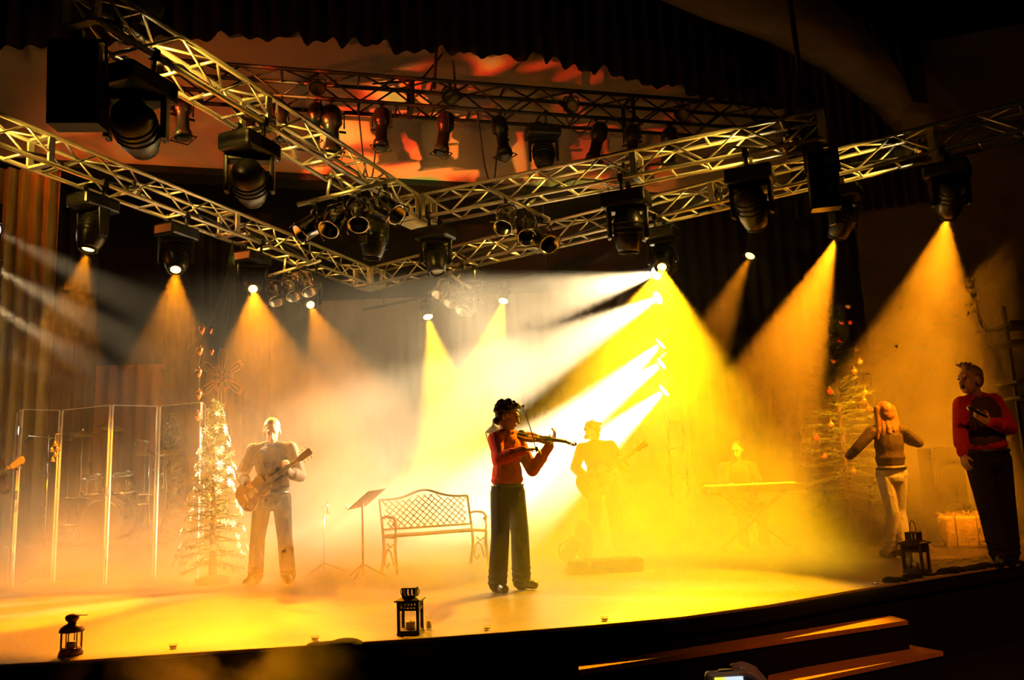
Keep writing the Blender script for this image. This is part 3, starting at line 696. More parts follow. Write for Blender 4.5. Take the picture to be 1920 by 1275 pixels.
cable([on_line(rA, rB, 815) + V((0, 0, .2)), P(818, 90, y=on_line(rA, rB, 815).y)], .03, 'thick black cable rising from the dark truss to the valance')
cable([on_line(rA, rB, 855) + V((0, 0, .2)), P(850, 115, y=on_line(rA, rB, 855).y)], .02, 'slim black cable rising from the dark truss')
cable([on_line(rA, rB, 700) + V((0, 0, .2)), P(790, 150, y=13.6), P(830, 100, y=13.6)], .018, 'black cable slanting up from the middle of the dark truss')
for (a, b, x0, x1, lab) in [(tA0, apx1, 300, 640, 'nearer truss by the drums'), (apx1, tB1, 860, 1440, 'truss towards the singers blinder'), (tC0, apx2, 20, 600, 'truss above the drum shield'), (apx2, tD1, 800, 1700, 'long truss')]:
    pts = []
    for k in range(9):
        p = on_line(a, b, x0 + (x1 - x0) * k / 8); pts.append(p + V((random.uniform(-.05, .05), random.uniform(-.05, .05), -.10 + .10 * (k % 2))))
    cable(pts, .016, 'black cable bundle lying inside the ' + lab)
bundle = on_line(tA0, apx1, 268)
cable([bundle + V((0, 0, .17)), bundle + V((.05, .05, .9)), bundle + V((.1, .1, 2.2))], .03, 'dark hoist cable above the truss end by the drum side blinder')
bun2 = on_line(apx1, tB1, 1505)
cable([bun2 + V((0, 0, .17)), bun2 + V((.05, .05, .8)), bun2 + V((.1, .3, 2.6))], .03, 'dark hoist cable above the truss end near the singers side blinder')
# chain hoist motors wrapped in black cloth
for p, lab in ((bundle + V((-.02, 0, .36)), 'black-wrapped hoist motor on the truss end by the drum side blinder'), (bun2 + V((.05, 0, .33)), 'black-wrapped hoist motor on the truss end near the singers side blinder')):
    t = thing('hoist_motor', lab, 'motor', p, None, 'hoist motors')
    obj('body', MB().lathe([(0, -.2), (.10, -.19), (.13, -.08), (.12, .06), (.08, .16), (.03, .2), (0, .2)], 12), K['black'], t, TR((0, 0, 0), basis(z=dA)))
    obj('hook', MB().tube([(0, 0, .1), (0, 0, .22), (.03, 0, .27), (0, 0, .31), (-.03, 0, .27)], .014, 5), K['blacksteel'], t)

# ------------------------------------------------------------------ towers of white lamps
def tower(x_px, y, heights, aims, label, lab, pw, ang, group):
    b = P(x_px, 900, y=y); b.z = 0
    top = max(heights) + .35
    t = thing('lamp_tower', label, 'tower', b, None, 'lamp towers')
    for q in (-.12, .12): obj('upright', MB().cyl((q, .12, 0), (q, .12, top), .025, n=8), K['blacksteel'], t)
    for i in range(int(top / .4)): obj('rung', MB().cyl((-.12, .12, .2 + i * .4), (.12, .12, .2 + i * .4), .014, n=6), K['blacksteel'], t)
    obj('foot', MB().box((0, .12, .02), (.7, .5, .04)), K['blacksteel'], t)
    for i, (h, a) in enumerate(zip(heights, aims)):
        par_can(b + V((0, 0, h + .24)), a, f'white-hot lamp {lab[i]}', 'blackplastic', 1.0, True, pw[i] if isinstance(pw, list) else pw, ang, .5, .18, WHITE, group, 'lens_white')
yt = 12.4
hs = [P(1270, q, y=yt).z for q in (507, 549, 628, 668, 717)]
tower(1276, yt, hs, [P(760, 630, y=10.4), P(760, 800, y=10.8), P(800, 1042, z=0), P(700, 1052, z=0), P(880, 1044, z=0)],
      'black tower of five white lamps behind the guitarist', ['at the top of the tower behind the guitarist', 'second from the top of the tower behind the guitarist', 'in the middle of the tower behind the guitarist',
       'fourth down the tower behind the guitarist', 'lowest on the tower behind the guitarist'], [9500, 13000, 15000, 15000, 14000], 24, 'lamps of the tower behind the guitarist')
hs2 = [P(-60, q, y=11).z for q in (425, 492, 560, 640, 720, 800)]
tower(-60, 11, hs2, [P(640, 760, y=9), P(640, 860, y=9), P(620, 960, y=9), P(720, 1000, y=10), P(640, 1040, z=0), P(520, 1060, z=0)],
      'tower of white lamps just outside the frame beside the gold drape', ['highest at the frame edge', 'second down at the frame edge', 'third down at the frame edge', 'fourth down at the frame edge', 'fifth down at the frame edge', 'lowest at the frame edge'],
      [2200, 2200, 1800, 500, 40, 20], 10, 'lamps of the tower at the frame edge')

# ------------------------------------------------------------------ people
def cap_prim(mb, a, b, ra, rb, n=10):
    a, b = V(a), V(b); d = b - a
    if d.length < 1e-4: d = V((0, 0, 1e-4))
    dn, e, g = frame_of(d); L = d.length; rings = []
    for k in range(0, 4):
        t = math.pi / 2 * (1 - k / 3); rings.append((-math.sin(t) * ra, math.cos(t) * ra))
    for k in range(0, 4):
        t = math.pi / 2 * k / 3; rings.append((L + math.sin(t) * rb, math.cos(t) * rb))
    v = []; m_ = len(rings)
    for q, r in rings:
        for i in range(n):
            t = 2 * math.pi * i / n; v.append(a + dn * q + (e * math.cos(t) + g * math.sin(t)) * max(r, 1e-4))
    fs = [(k * n + i, k * n + (i + 1) % n, (k + 1) * n + (i + 1) % n, (k + 1) * n + i) for k in range(m_ - 1) for i in range(n)]
    fs += [tuple(range(n))[::-1], tuple(range((m_ - 1) * n, m_ * n))]
    mb.add(v, fs, True)
def ell_prim(mb, c_, r, R=None):
    M = TR(c_, R) if R is not None else TR(c_)
    mb.ball((0, 0, 0), r, 14, 8, M)
def fuse(name, prims, voxel, m, smooth=4, ratio=1.0):
    """grow one continuous skin over a list of capsules and ellipsoids"""
    mb = MB()
    for p in prims:
        if p[0] == 'c': cap_prim(mb, *p[1:])
        else: ell_prim(mb, *p[1:])
    me = bpy.data.meshes.new('temporary'); me.from_pydata([tuple(q) for q in mb.v], [], mb.f)
    o = bpy.data.objects.new('temporary', me); sc.collection.objects.link(o)
    r = o.modifiers.new('r', 'REMESH'); r.mode = 'VOXEL'; r.voxel_size = voxel; r.use_smooth_shade = True
    if smooth: s_ = o.modifiers.new('s', 'SMOOTH'); s_.factor = .5; s_.iterations = smooth
    if ratio < 1: d = o.modifiers.new('d', 'DECIMATE'); d.ratio = ratio
    dg = bpy.context.evaluated_depsgraph_get()
    out = bpy.data.meshes.new_from_object(o.evaluated_get(dg)); out.name = name
    bpy.data.objects.remove(o); bpy.data.meshes.remove(me)
    out.materials.clear(); out.materials.append(m)
    for p in out.polygons: p.use_smooth = True
    return out
def hand_prims(w, d, n, curl=.5, ts=1, k=1.0):
    """palm, four unequal fingers that bend towards n, and a thumb off the side of the palm"""
    d = V(d).normalized(); n = V(n); n = (n - d * n.dot(d)).normalized(); s_ = d.cross(n); w = V(w); pr = []
    for i in range(4):
        q = s_ * ((i - 1.5) * .0195 * k)
        pr.append(('c', w + q * .7 + d * .015 * k, w + q + d * .082 * k, .016 * k, .012 * k))
    for i, ln in enumerate((.90, 1.0, .95, .76)):
        p = w + s_ * ((i - 1.5) * .0205 * k) + d * .085 * k; a = curl * .6
        for L_, r0, r1 in ((.043, .0095, .0085), (.027, .0085, .008), (.022, .008, .0065)):
            dd = d * math.cos(a) + n * math.sin(a); q = p + dd * (L_ * ln * k)
            pr.append(('c', p, q, r0 * k, r1 * k)); p = q; a += curl
    b = w + d * .025 * k - s_ * (ts * .026 * k)
    t1_ = b + (d * .7 - s_ * ts * .75 + n * .35).normalized() * .042 * k
    t2_ = t1_ + (d * .8 - s_ * ts * .15 + n * (.3 + curl * .5)).normalized() * .034 * k
    pr += [('c', b, t1_, .014 * k, .0105 * k), ('c', t1_, t2_, .0105 * k, .008 * k)]
    return pr
def person(label, loc, J, st, vox=.008, scale=1.0, rz=0):
    """J: joints in metres, x across the picture, y away from the camera, z up from the soles"""
    t = thing('person', label, 'person', loc, Matrix.Rotation(rz, 3, 'Z') @ Matrix.Diagonal((scale,) * 3), 'performers on the stage')
    J = {k: V(v) for k, v in J.items()}
    shR, shL = J['shR'], J['shL']; ax = (shL - shR).normalized()          # towards his left
    chest = (shR + shL) / 2; pel = J['pel']; spine = (chest - pel).normalized()
    fwd = ax.cross(spine).normalized() * -1                                # out of the chest
    if 'fwd' in J and fwd.dot(J['fwd']) < 0: fwd = -fwd
    R3 = Matrix((ax, fwd, spine)).transposed()
    hx = (J['hipL'] - J['hipR']).normalized(); RP = basis(x=hx, y=fwd)
    h = J['head']; hf = J['face'].normalized(); hu = J.get('hup', V((0, 0, 1))); hu = (hu - hf * hu.dot(hf)).normalized(); hs_ = hf.cross(hu)
    RHd = Matrix((hs_, hf, hu)).transposed(); g = st.get('girth', 1.0); hz = st.get('headsize', 1.10)
    H = lambda x, y, z: h + (hs_ * x + hf * y + hu * z) * hz; q3 = lambda *a: tuple(k * hz for k in a)
    # body: head with face, neck, trunk, limbs, hands, one skin
    b = [('e', H(0, -.012, .025), q3(.076, .094, .092), RHd), ('e', H(0, .022, -.045), q3(.060, .068, .075), RHd), ('e', H(0, .062, -.092), q3(.030, .024, .024), RHd),
         ('c', H(0, .088, .005), H(0, .112, -.035), .010, .016), ('c', H(-.028, .078, .030), H(.028, .078, .030), .016, .016),
         ('e', H(0, .088, -.062), q3(.026, .012, .012), RHd),
         ('e', H(-.078, -.008, -.015), q3(.012, .022, .034), RHd), ('e', H(.078, -.008, -.015), q3(.012, .022, .034), RHd),
         ('c', h - hu * .06 - hf * .02, chest + spine * .02 - fwd * .01, .056, .062),
         ('c', shR, shL, .058, .058), ('c', chest + spine * .055, shR.lerp(chest, .15) + spine * .01, .05, .052), ('c', chest + spine * .055, shL.lerp(chest, .15) + spine * .01, .05, .052), ('e', chest - spine * .14, (.150 * g, .105 * g, .21), R3), ('e', pel + spine * .13, (.140 * g, .105 * g, .16), R3), ('e', pel, (.158 * g, .115 * g, .12), RP)]
    for q in 'RL':
        sh, el, wr = J['sh' + q], J['el' + q], J['wr' + q]; hp, kn, an, to = J['hip' + q], J['kn' + q], J['an' + q], J['toe' + q]
        b += [('c', sh, el, .054 * g, .041 * g), ('c', el, el.lerp(wr, .35), .041, .042), ('c', el.lerp(wr, .35), wr, .040, .026)]
        b += [('c', hp, kn, .086 * g, .058), ('c', kn, kn.lerp(an, .35), .056, .058), ('c', kn.lerp(an, .35), an, .056, .038), ('c', an - V((0, 0, .03)), to, .036, .026)]
        b += hand_prims(wr, J['hd' + q], J['hn' + q], J['cu' + q].x if 'cu' + q in J else .45, -1 if q == 'R' else 1)
    obj('body', fuse('body', b, vox, K['skin'], 2, .6), parent=t)
    # clothes
    lo = st.get('loose', .016); hem = st.get('hem', -.02)
    s_ = [('c', shR, shL, .060 + lo * .2, .060 + lo * .2), ('c', chest + spine * .06, shR.lerp(chest, .12) + spine * .008, .056, .060 + lo * .2), ('c', chest + spine * .06, shL.lerp(chest, .12) + spine * .008, .056, .060 + lo * .2), ('e', chest - spine * .14, (.155 * g + lo, .112 * g + lo, .225), R3), ('c', chest + spine * .03, chest + spine * .055, .066, .058),
          ('e', pel + spine * .14, (.148 * g + lo, .112 * g + lo, .19), R3), ('e', pel + spine * (.105 + hem), (.158 * g + lo, .118 * g + lo, .075), RP)]
    for q in 'RL':
        sh, el, wr = J['sh' + q], J['el' + q], J['wr' + q]; cuff = el.lerp(wr, st.get('sleeve', .92))
        s_ += [('c', sh, el, .064 * g + lo * .5, .052 * g + lo * .4), ('c', el, cuff, .052 * g + lo * .4, .040 + lo * .2), ('c', cuff, cuff + (el - cuff).normalized() * .04, .043 + lo * .2, .044 + lo * .2)]
        for k in range(3):                                                 # cloth bunching at the elbow and along the flank
            s_.append(('e', el.lerp(cuff, .12 + .2 * k), (.050 * g + lo * .5,) * 3))
    obj('shirt', fuse('shirt', s_, max(vox, .009), K[st['shirt']], 3, .6), parent=t, label=st.get('shirt_label'))
    col = [chest + spine * .06 + (ax * math.cos(u) * .068 + fwd * (math.sin(u) * .068 + .005)) + spine * (.012 * -math.sin(u)) for u in [math.radians(d_) for d_ in range(100, 441, 20)]]
    obj('collar', MB().tube(col, .016, 6), K[st['shirt']], t)
    if st.get('vest'):
        vv_ = [('e', chest - spine * .13, (.166 * g + lo, .125 * g + lo, .215), R3), ('e', pel + spine * .15, (.158 * g + lo, .124 * g + lo, .16), R3)]
        obj('vest', fuse('vest', vv_, .01, K[st['vest']], 2, .6), parent=t, label='dark sleeveless vest')
    lw = st.get('legw', 1.0); tr = [('e', pel + spine * .02, (.168 * g, .126 * g, .11), RP), ('e', pel - V((0, 0, .07)), (.160 * g, .122 * g, .11), RP)]
    for q in 'RL':
        hp, kn, an = J['hip' + q], J['kn' + q], J['an' + q]; ah = an - V((0, 0, .02))
        tr += [('c', hp, kn, .100 * g * (.9 + .1 * lw), .078 * lw), ('c', kn, kn.lerp(ah, .6), .078 * lw, .080 * lw), ('c', kn.lerp(ah, .6), ah, .080 * lw, .076 * lw)]
        for k in range(3): tr.append(('e', kn.lerp(ah, .72 + .13 * k), (.086 * lw, .086 * lw, .022)))
    obj('trousers', fuse('trousers', tr, max(vox, .009), K[st.get('legs', 'trousers')], 3, .6), parent=t, label=st.get('legs_label'))
    bl = [pel + spine * .028 + hx * math.cos(u) * (.164 * g) + fwd * math.sin(u) * (.124 * g) for u in [2 * math.pi * k / 20 for k in range(20)]]
    obj('belt', MB().tube(bl, .017, 6, True), K['shoe'], t)
    for q in 'RL':
        an, to = J['an' + q], J['toe' + q]; dd = (to - an); dd.z = 0; dd.normalize(); z0 = to.z - .03
        hl = V((an.x, an.y, to.z + .012)) - dd * .045
        obj('shoe', fuse('shoe', [('c', hl, to, .046, .042), ('c', V((an.x, an.y, an.z - .03)), hl + dd * .05, .046, .046), ('c', hl.lerp(to, .4) + V((0, 0, .03)), to, .042, .036)], .01, K['shoe'], 2), parent=t)
    # hair, eyes, lips
    rnd = random.Random(len(label)); hr = []; hk = st['hairstyle']
    hr += [('e', H(0, -.030, .040), q3(.086, .096, .094), RHd), ('e', H(0, -.055, -.005), q3(.080, .066, .075), RHd)]
    if hk == 'curly':
        for _ in range(46):
            u, w_ = rnd.uniform(0, 2 * math.pi), rnd.uniform(-.25, 1.0)
            x_, y_ = math.cos(u) * math.sqrt(1 - w_ * w_ * .9), math.sin(u) * math.sqrt(1 - w_ * w_ * .9)
            if y_ > .45 and w_ < .55: continue
            hr.append(('e', H(x_ * .088, -.028 + y_ * .098, .040 + w_ * .095), (rnd.uniform(.018, .028),) * 3))
        for x_ in (-.05, 0, .05): hr.append(('e', H(x_, -.085, -.075), q3(.030, .026, .030)))
        for x_ in (-.045, -.015, .02, .05): hr.append(('e', H(x_, .062, .108), q3(.026, .028, .022)))
    elif hk == 'long':
        for x_ in (-.085, -.055, -.02, .02, .055, .085):
            hr.append(('c', H(x_ * .9, -.05 + abs(x_) * .3, .06), H(x_ * 1.25, -.095 + abs(x_) * .6, -.16 - rnd.uniform(0, .04)), .045, .030))
            hr.append(('c', H(x_ * 1.25, -.095 + abs(x_) * .6, -.14), H(x_ * 1.55, -.085 + abs(x_) * .5, -.215 - rnd.uniform(0, .04)), .030, .016))
        hr.append(('e', H(0, -.01, .055), q3(.094, .098, .088), RHd))
    elif hk == 'tuft':
        for _ in range(16):
            hr.append(('c', H(rnd.uniform(-.05, .05), rnd.uniform(-.03, .06), .10), H(rnd.uniform(-.06, .06), rnd.uniform(-.02, .085), .135 + rnd.uniform(-.01, .015)), .020, .010))
    obj('hair', fuse('hair', hr, .008, K[st['hair']], 2, .6), parent=t, label=st.get('hair_label'))
    for x_ in (-.031, .031): obj('eye', MB().ball(H(x_, .087, .006), (.011, .011, .009), 8, 5), K['eye'], t)
    lip = MB().ball((0, 0, 0), (.026, .012, .018 if st.get('open') else .008), 10, 6, TR(H(0, .094, -.064), RHd)); obj('mouth', lip, K['eye' if st.get('open') else 'lip'], t)
    return t
def legs(J, pelz, hips, kn, an, toe):
    J.update(pel=(hips[0], hips[1], pelz))
    return J

# ---- the violinist, facing across the stage
D_ = 7.75; vp = P(962, 1108, z=0)
J = dict(head=(.018, 0, 1.665), face=(.86, -.22, -.28), hup=(.25, .02, .95), shR=(-.115, -.13, 1.435), shL=(.085, .15, 1.455), fwd=(.8, -.5, 0),
         pel=(-.015, 0, .96), elR=(-.075, -.27, 1.245), wrR=(.165, -.33, 1.315), hdR=(1, 0, .08), hnR=(.25, .15, -1), cuR=(.55, 0, 0),
         elL=(.235, .06, 1.125), wrL=(.425, .02, 1.375), hdL=(.45, -.05, .9), hnL=(-.75, -.25, .35), cuL=(.55, 0, 0),
         hipR=(-.085, -.07, .93), hipL=(.055, .08, .93), knR=(-.10, -.11, .52), knL=(.085, .05, .52), anR=(-.145, -.06, .10), anL=(.085, .08, .10),
         toeR=(-.075, -.19, .045), toeL=(.205, .03, .045))
person('dark-haired person in red shirt and black trousers playing a violin', vp, J,
       dict(shirt='red_shirt', shirt_label='red long-sleeved shirt', hair='hair_dark', hairstyle='curly', loose=.028, legw=1.15, girth=.98), .0065)
L2W = lambda p: V(vp) + V(p)
# violin under the chin
def violin_outline(L, k):
    pr = [(0, .0), (.015, .06), (.05, .088), (.10, .103), (.16, .098), (.19, .078), (.20, .062), (.225, .056), (.25, .062), (.262, .072), (.30, .082), (.335, .072), (.352, .045), (.356, .015)]
    up_ = [(x * L / .356, y * k) for x, y in pr]; return up_ + [(x, -y) for x, y in up_[::-1] if y > 1e-4]
vs_ = L2W((.095, -.055, 1.475)); ve = L2W((.545, -.10, 1.375)); vx = (ve - vs_).normalized()
VR = basis(x=vx, y=V((.12, -.95, -.45)))
if VR.col[2].z < 0: VR = basis(x=vx, y=V((-.12, .95, .45)))
vt = thing('violin', 'reddish-brown violin held under the chin of the person in the red shirt', 'violin', vs_, VR)
bd = obj('body', MB().prism(violin_outline(.356, 1), -.018, .014), K['violin'], vt, bevel=.004)
for s_ in (-1, 1): obj('sound_hole', MB().tube([(.16, s_ * .035, .016), (.175, s_ * .045, .016), (.20, s_ * .04, .016), (.225, s_ * .048, .016), (.24, s_ * .04, .016)], .003, 4), K['ebony'], bd)
obj('fingerboard', MB().box((.36, 0, .026), (.27, .030, .010)), K['ebony'], vt, bevel=.002)
obj('neck', MB().tube([(.345, 0, .004), (.40, 0, .010), (.47, 0, .012), (.50, 0, .010)], [.016, .013, .011, .012], 8), K['violin'], vt)
sc_ = obj('scroll', MB().tube([(.49, 0, .012), (.53, 0, .006), (.565, 0, -.004), (.585, 0, .006), (.578, 0, .022), (.562, 0, .018)], [.013, .013, .012, .012, .011, .006], 8), K['violin'], vt)
for i in range(4): obj('tuning_peg', MB().cyl((.512 + .014 * i, 0, .008), (.512 + .014 * i, (1 if i % 2 else -1) * .045, .008), .004, n=6).ball((.512 + .014 * i, (1 if i % 2 else -1) * .05, .008), (.005, .009, .008), 8, 5), K['ebony'], sc_)
obj('bridge', MB().prism([(-.022, 0), (.022, 0), (.016, .03), (-.016, .03)], -.0015, .0015, TR((.20, 0, .014), Matrix(((0, 0, 1), (1, 0, 0), (0, 1, 0))))), K['maple'], vt)
obj('tailpiece', MB().prism([(.01, -.01), (.01, .01), (.115, .022), (.115, -.022)], .022, .028), K['ebony'], vt)
obj('chin_rest', MB().ball((.045, .045, .024), (.04, .035, .012), 12, 6), K['ebony'], vt)
for i in range(4): obj('string', MB().cyl((.10, (i - 1.5) * .009, .030), (.50, (i - 1.5) * .005, .030), .0009, n=4), K['string'], vt)
# bow
bt, bf = L2W((.165, -.23, 1.745)), L2W((.285, -.37, 1.285)); bx = (bt - bf).normalized(); bl_ = (bt - bf).length
bo = thing('violin_bow', 'thin violin bow raised upright in the bow hand', 'bow', bf, basis(x=bx, y=V((0, 1, 0))))
obj('stick', MB().tube([(bl_ * k / 8, 0, -.012 * math.sin(math.pi * k / 8) + .012) for k in range(9)], [.0052 - .0002 * k for k in range(9)], 6), K['bowstick'], bo)
obj('bow_hair', MB().box((bl_ / 2 + .02, 0, -.006), (bl_ - .05, .009, .0025)), K['bowhair'], bo)
obj('frog', MB().box((.035, 0, .0), (.045, .012, .024)), K['ebony'], bo, bevel=.002)
obj('tip', MB().prism([(bl_ - .03, .0), (bl_, .012), (bl_, -.012), (bl_ - .012, -.014)], -.005, .005, Matrix.Rotation(math.pi / 2, 4, 'X')), K['bowhair'], bo)

# ---- guitars
def guitar(name, label, org, xdir, ndir, kind, body_m, s=1.0, head_m=None):
    R = basis(x=xdir, y=V(ndir).cross(V(xdir)))
    if (R.col[2]).dot(V(ndir)) < 0: R = basis(x=xdir, y=-V(ndir).cross(V(xdir)))
    t = thing(name, label, 'guitar', org, R @ Matrix.Diagonal((s,) * 3))
    if kind == 'acoustic':
        pr = [(-.26, .0), (-.255, .08), (-.235, .135), (-.19, .18), (-.13, .198), (-.07, .188), (-.01, .150), (.04, .125), (.08, .122), (.13, .138), (.18, .142), (.215, .12), (.235, .07), (.24, .03)]
        th_ = (-.05, .05); nx = .24
    else:
        pr = [(-.20, 0), (-.197, .07), (-.175, .125), (-.13, .160), (-.08, .165), (-.03, .135), (.02, .108), (.06, .110), (.11, .135), (.15, .132), (.175, .10), (.18, .04)]
        th_ = (-.022, .022); nx = .17
    up_ = pr; poly = up_ + [(x, -y * (.96 if x < .05 or kind == 'acoustic' else .80)) for x, y in up_[::-1] if y > 1e-4]
    bdy = obj('body', MB().prism(poly, *th_), body_m, t, bevel=.008)
    zf = th_[1]
    if kind == 'acoustic':
        obj('sound_hole', MB().lathe([(0, zf + .001), (.05, zf + .001), (.056, zf + .003), (.058, zf)], 20, Matrix.Translation((.085, 0, 0))), K['ebony'], bdy)
        obj('pick_guard', MB().prism([(.03, -.06), (.10, -.062), (.09, -.11), (.02, -.12), (-.02, -.09)], zf, zf + .002), K['rosewood'], bdy)
        obj('bridge', MB().box((-.11, 0, zf + .005), (.03, .17, .010)), K['rosewood'], bdy, bevel=.003)
    else:
        for x_ in (.05, -.03): obj('pickup', MB().box((x_, 0, zf + .006), (.035, .085, .014)), K['chrome'], bdy, bevel=.003)
        obj('bridge', MB().box((-.085, 0, zf + .008), (.025, .09, .018)), K['chrome'], bdy, bevel=.003)
        for a_, b_ in ((-.12, -.09), (-.15, -.05), (-.08, -.11), (-.11, -.12)): obj('control_knob', MB().cyl((a_, b_, zf), (a_, b_, zf + .018), .011, .009, 10), K['goldglass'], bdy)
    nl = nx + .45
    obj('neck', MB().tube([(nx - .04, 0, zf - .016), (nx + .05, 0, zf - .012), (nl, 0, zf - .010)], [.028, .024, .021], 8), K['rosewood'], t)
    fb = obj('fretboard', MB().prism([(nx - .10, -.028), (nl, -.022), (nl, .022), (nx - .10, .028)], zf + .002, zf + .012), K['ebony'], t)
    for k in range(12): obj('fret', MB().box((nl - .036 * k * (1 - .018 * k) - .03, 0, zf + .013), (.002, .044, .002)), K['chrome'], fb)
    hd = obj('headstock', MB().prism([(nl - .005, -.022), (nl + .04, -.036), (nl + .17, -.040), (nl + .185, -.02), (nl + .178, 0), (nl + .185, .02), (nl + .17, .040), (nl + .04, .036), (nl - .005, .022)], zf - .02, zf - .004), head_m or K['rosewood'], t, bevel=.002)
    for k in range(6):
        sg = 1 if k % 2 else -1; x_ = nl + .055 + .045 * (k // 2)
        obj('tuning_peg', MB().cyl((x_, sg * .03, zf - .012), (x_, sg * .062, zf - .012), .004, n=6).ball((x_, sg * .068, zf - .012), (.011, .010, .006), 8, 5), K['chrome'], hd)
    for k in range(6): obj('string', MB().cyl((-.10, (k - 2.5) * .0105, zf + .016), (nl, (k - 2.5) * .0068, zf + .016), .0010, n=4), K['string'], t)
    return t
# ---- guitarist in the dark shirt
gp = P(505, 1096, z=0)
GJ = dict(head=(.03, -.045, 1.70), face=(.22, -.86, -.42), hup=(.05, -.3, .95), shR=(-.20, 0, 1.49), shL=(.23, 0, 1.49), fwd=(0, -1, 0), pel=(.02, .02, .98),
          elR=(-.335, .03, 1.205), wrR=(-.20, -.20, 1.12), hdR=(.95, -.1, -.25), hnR=(.1, .7, -.5), cuR=(.45, 0, 0), elL=(.335, .02, 1.18), wrL=(.235, -.20, 1.225), hdL=(-.1, .1, 1), hnL=(-.4, .9, 0), cuL=(.6, 0, 0),
          hipR=(-.085, .02, .94), hipL=(.125, .02, .94), knR=(-.13, -.02, .52), knL=(.17, -.01, .52), anR=(-.17, .04, .10), anL=(.20, .04, .10), toeR=(-.22, -.12, .045), toeL=(.25, -.12, .045))
person('person in dark open-collared shirt looking down at an electric guitar by the fir tree', gp, GJ, dict(shirt='dark_shirt', hair='hair_fair', hairstyle='short', loose=.03, girth=1.12, legw=1.1), .008)
def l2(b, p): return V(b) + V(p)
gx = (V((.545, -.30, 1.465)) - V((-.14, -.20, 1.01))).normalized()
guitar('electric_guitar', 'dark electric guitar held low by the person beside the fir tree', l2(gp, (-.12, -.205, 1.01)), gx, V((0, -1, .12)), 'electric', K['sunburst'])
# ---- a second guitarist mostly beyond the frame edge
gq = P(-56, 1105, z=0)
GJ2 = dict(GJ); GJ2['head'] = (-.05, -.02, 1.72)
person('person at the frame edge behind the drum side guitar headstock, arm barely in view', gq, GJ2, dict(shirt='brown_shirt', hair='hair_dark', hairstyle='short', loose=.03, girth=1.05), .010)
guitar('electric_guitar', 'guitar headstock and neck poking into view at the frame edge', l2(gq, (.06, -.25, 1.10)), V((.685, -.10, .40)), V((0, -1, .12)), 'electric', K['maple'], 1.05, K['maple'])
# ---- guitarist with the acoustic guitar
ap = P(1137, 1037, z=0)
AJ = dict(head=(-.085, -.03, 1.655), face=(.55, -.75, -.15), shR=(-.26, .02, 1.43), shL=(.14, -.02, 1.45), fwd=(.2, -1, 0), pel=(.0, .02, .97), elR=(-.37, -.04, 1.17), wrR=(-.20, -.24, .98), hdR=(.85, -.1, -.5), hnR=(.1, .7, -.4), cuR=(.4, 0, 0),
          elL=(.31, -.02, 1.13), wrL=(.275, -.25, 1.17), hdL=(-.15, .1, 1), hnL=(-.5, .85, 0), cuL=(.6, 0, 0), hipR=(-.10, .02, .93), hipL=(.10, .02, .93), knR=(-.13, -.02, .50), knL=(.14, -.03, .50), anR=(-.16, .03, .10), anL=(.17, .02, .10), toeR=(-.22, -.13, .045), toeL=(.25, -.12, .045))
person('tousle-haired person in brown jacket playing the acoustic guitar before the white lamps', ap, AJ, dict(shirt='brown_shirt', hair='hair_dark', hairstyle='curly', loose=.035, girth=1.08, legw=1.15), .009)
guitar('acoustic_guitar', 'pale acoustic guitar held by the person before the white lamps', l2(ap, (-.12, -.27, .985)), V((.78, -.06, .52)), V((-.05, -1, .10)), 'acoustic', K['maple'], 1.0)
# ---- woman seen from behind
wp = P(1690, 1048, z=0)
WJ = dict(head=(.0, .02, 1.56), face=(-.12, .98, -.05), shR=(.19, .0, 1.375), shL=(-.17, .0, 1.375), fwd=(0, 1, 0), pel=(.0, 0, .94), elR=(.325, -.02, 1.235), wrR=(.25, .20, 1.30), hdR=(-.5, .8, .2), hnR=(-.6, -.2, .6), elL=(-.375, -.02, 1.19), wrL=(-.36, .22, 1.12), hdL=(.1, .9, -.1), hnL=(.6, 0, .6),
          hipR=(.085, 0, .91), hipL=(-.085, 0, .91), knR=(.06, .05, .50), knL=(-.055, -.03, .50), anR=(.02, -.10, .14), anL=(-.09, .05, .10), toeR=(.03, .06, .055), toeL=(-.11, .20, .045))
person('long-haired person seen from behind in short dark jacket and pale jeans', wp, WJ, dict(shirt='denim_jacket', hair='hair_fair', hairstyle='long', loose=.02, girth=.92, legs='jeans', legs_label='pale blue jeans', legw=.88, hem=.04), .008, 1.03)
# ---- singer in the red shirt, profile
sp_ = P(1882, 1058, z=0)
SJ = dict(head=(-.105, -.03, 1.655), face=(-.90, -.38, .02), shR=(-.20, -.03, 1.43), shL=(.135, .05, 1.45), fwd=(-.5, -.8, 0), pel=(-.02, 0, .97), elR=(-.265, -.06, 1.17), wrR=(-.315, -.14, .98), hdR=(.0, -.25, -1), hnR=(.9, .2, 0), cuR=(.6, 0, 0), elL=(.165, -.10, 1.20), wrL=(-.12, -.28, 1.255), hdL=(-.75, -.1, .5), hnL=(.2, .8, .3), cuL=(.75, 0, 0),
          hipR=(-.12, 0, .93), hipL=(.08, 0, .93), knR=(-.125, -.10, .52), knL=(.09, .02, .52), anR=(-.055, -.08, .11), anL=(.115, .10, .10), toeR=(-.15, -.22, .045), toeL=(.03, -.03, .045))
person('grey-haired singer in red shirt and dark vest with open mouth in profile', sp_, SJ, dict(shirt='red_shirt', shirt_label='red long-sleeved shirt', vest='vest', hair='hair_grey', hairstyle='tuft', loose=.026, girth=1.08, legw=1.2, open=True), .0075, 1.14)
mic0 = V(sp_) + V((-.235, -.31, 1.345)) * 1.14
mt = thing('microphone', 'handheld microphone in the hand of the singer with the vest', 'microphone', mic0, basis(z=V((-.55, -.05, .30))))
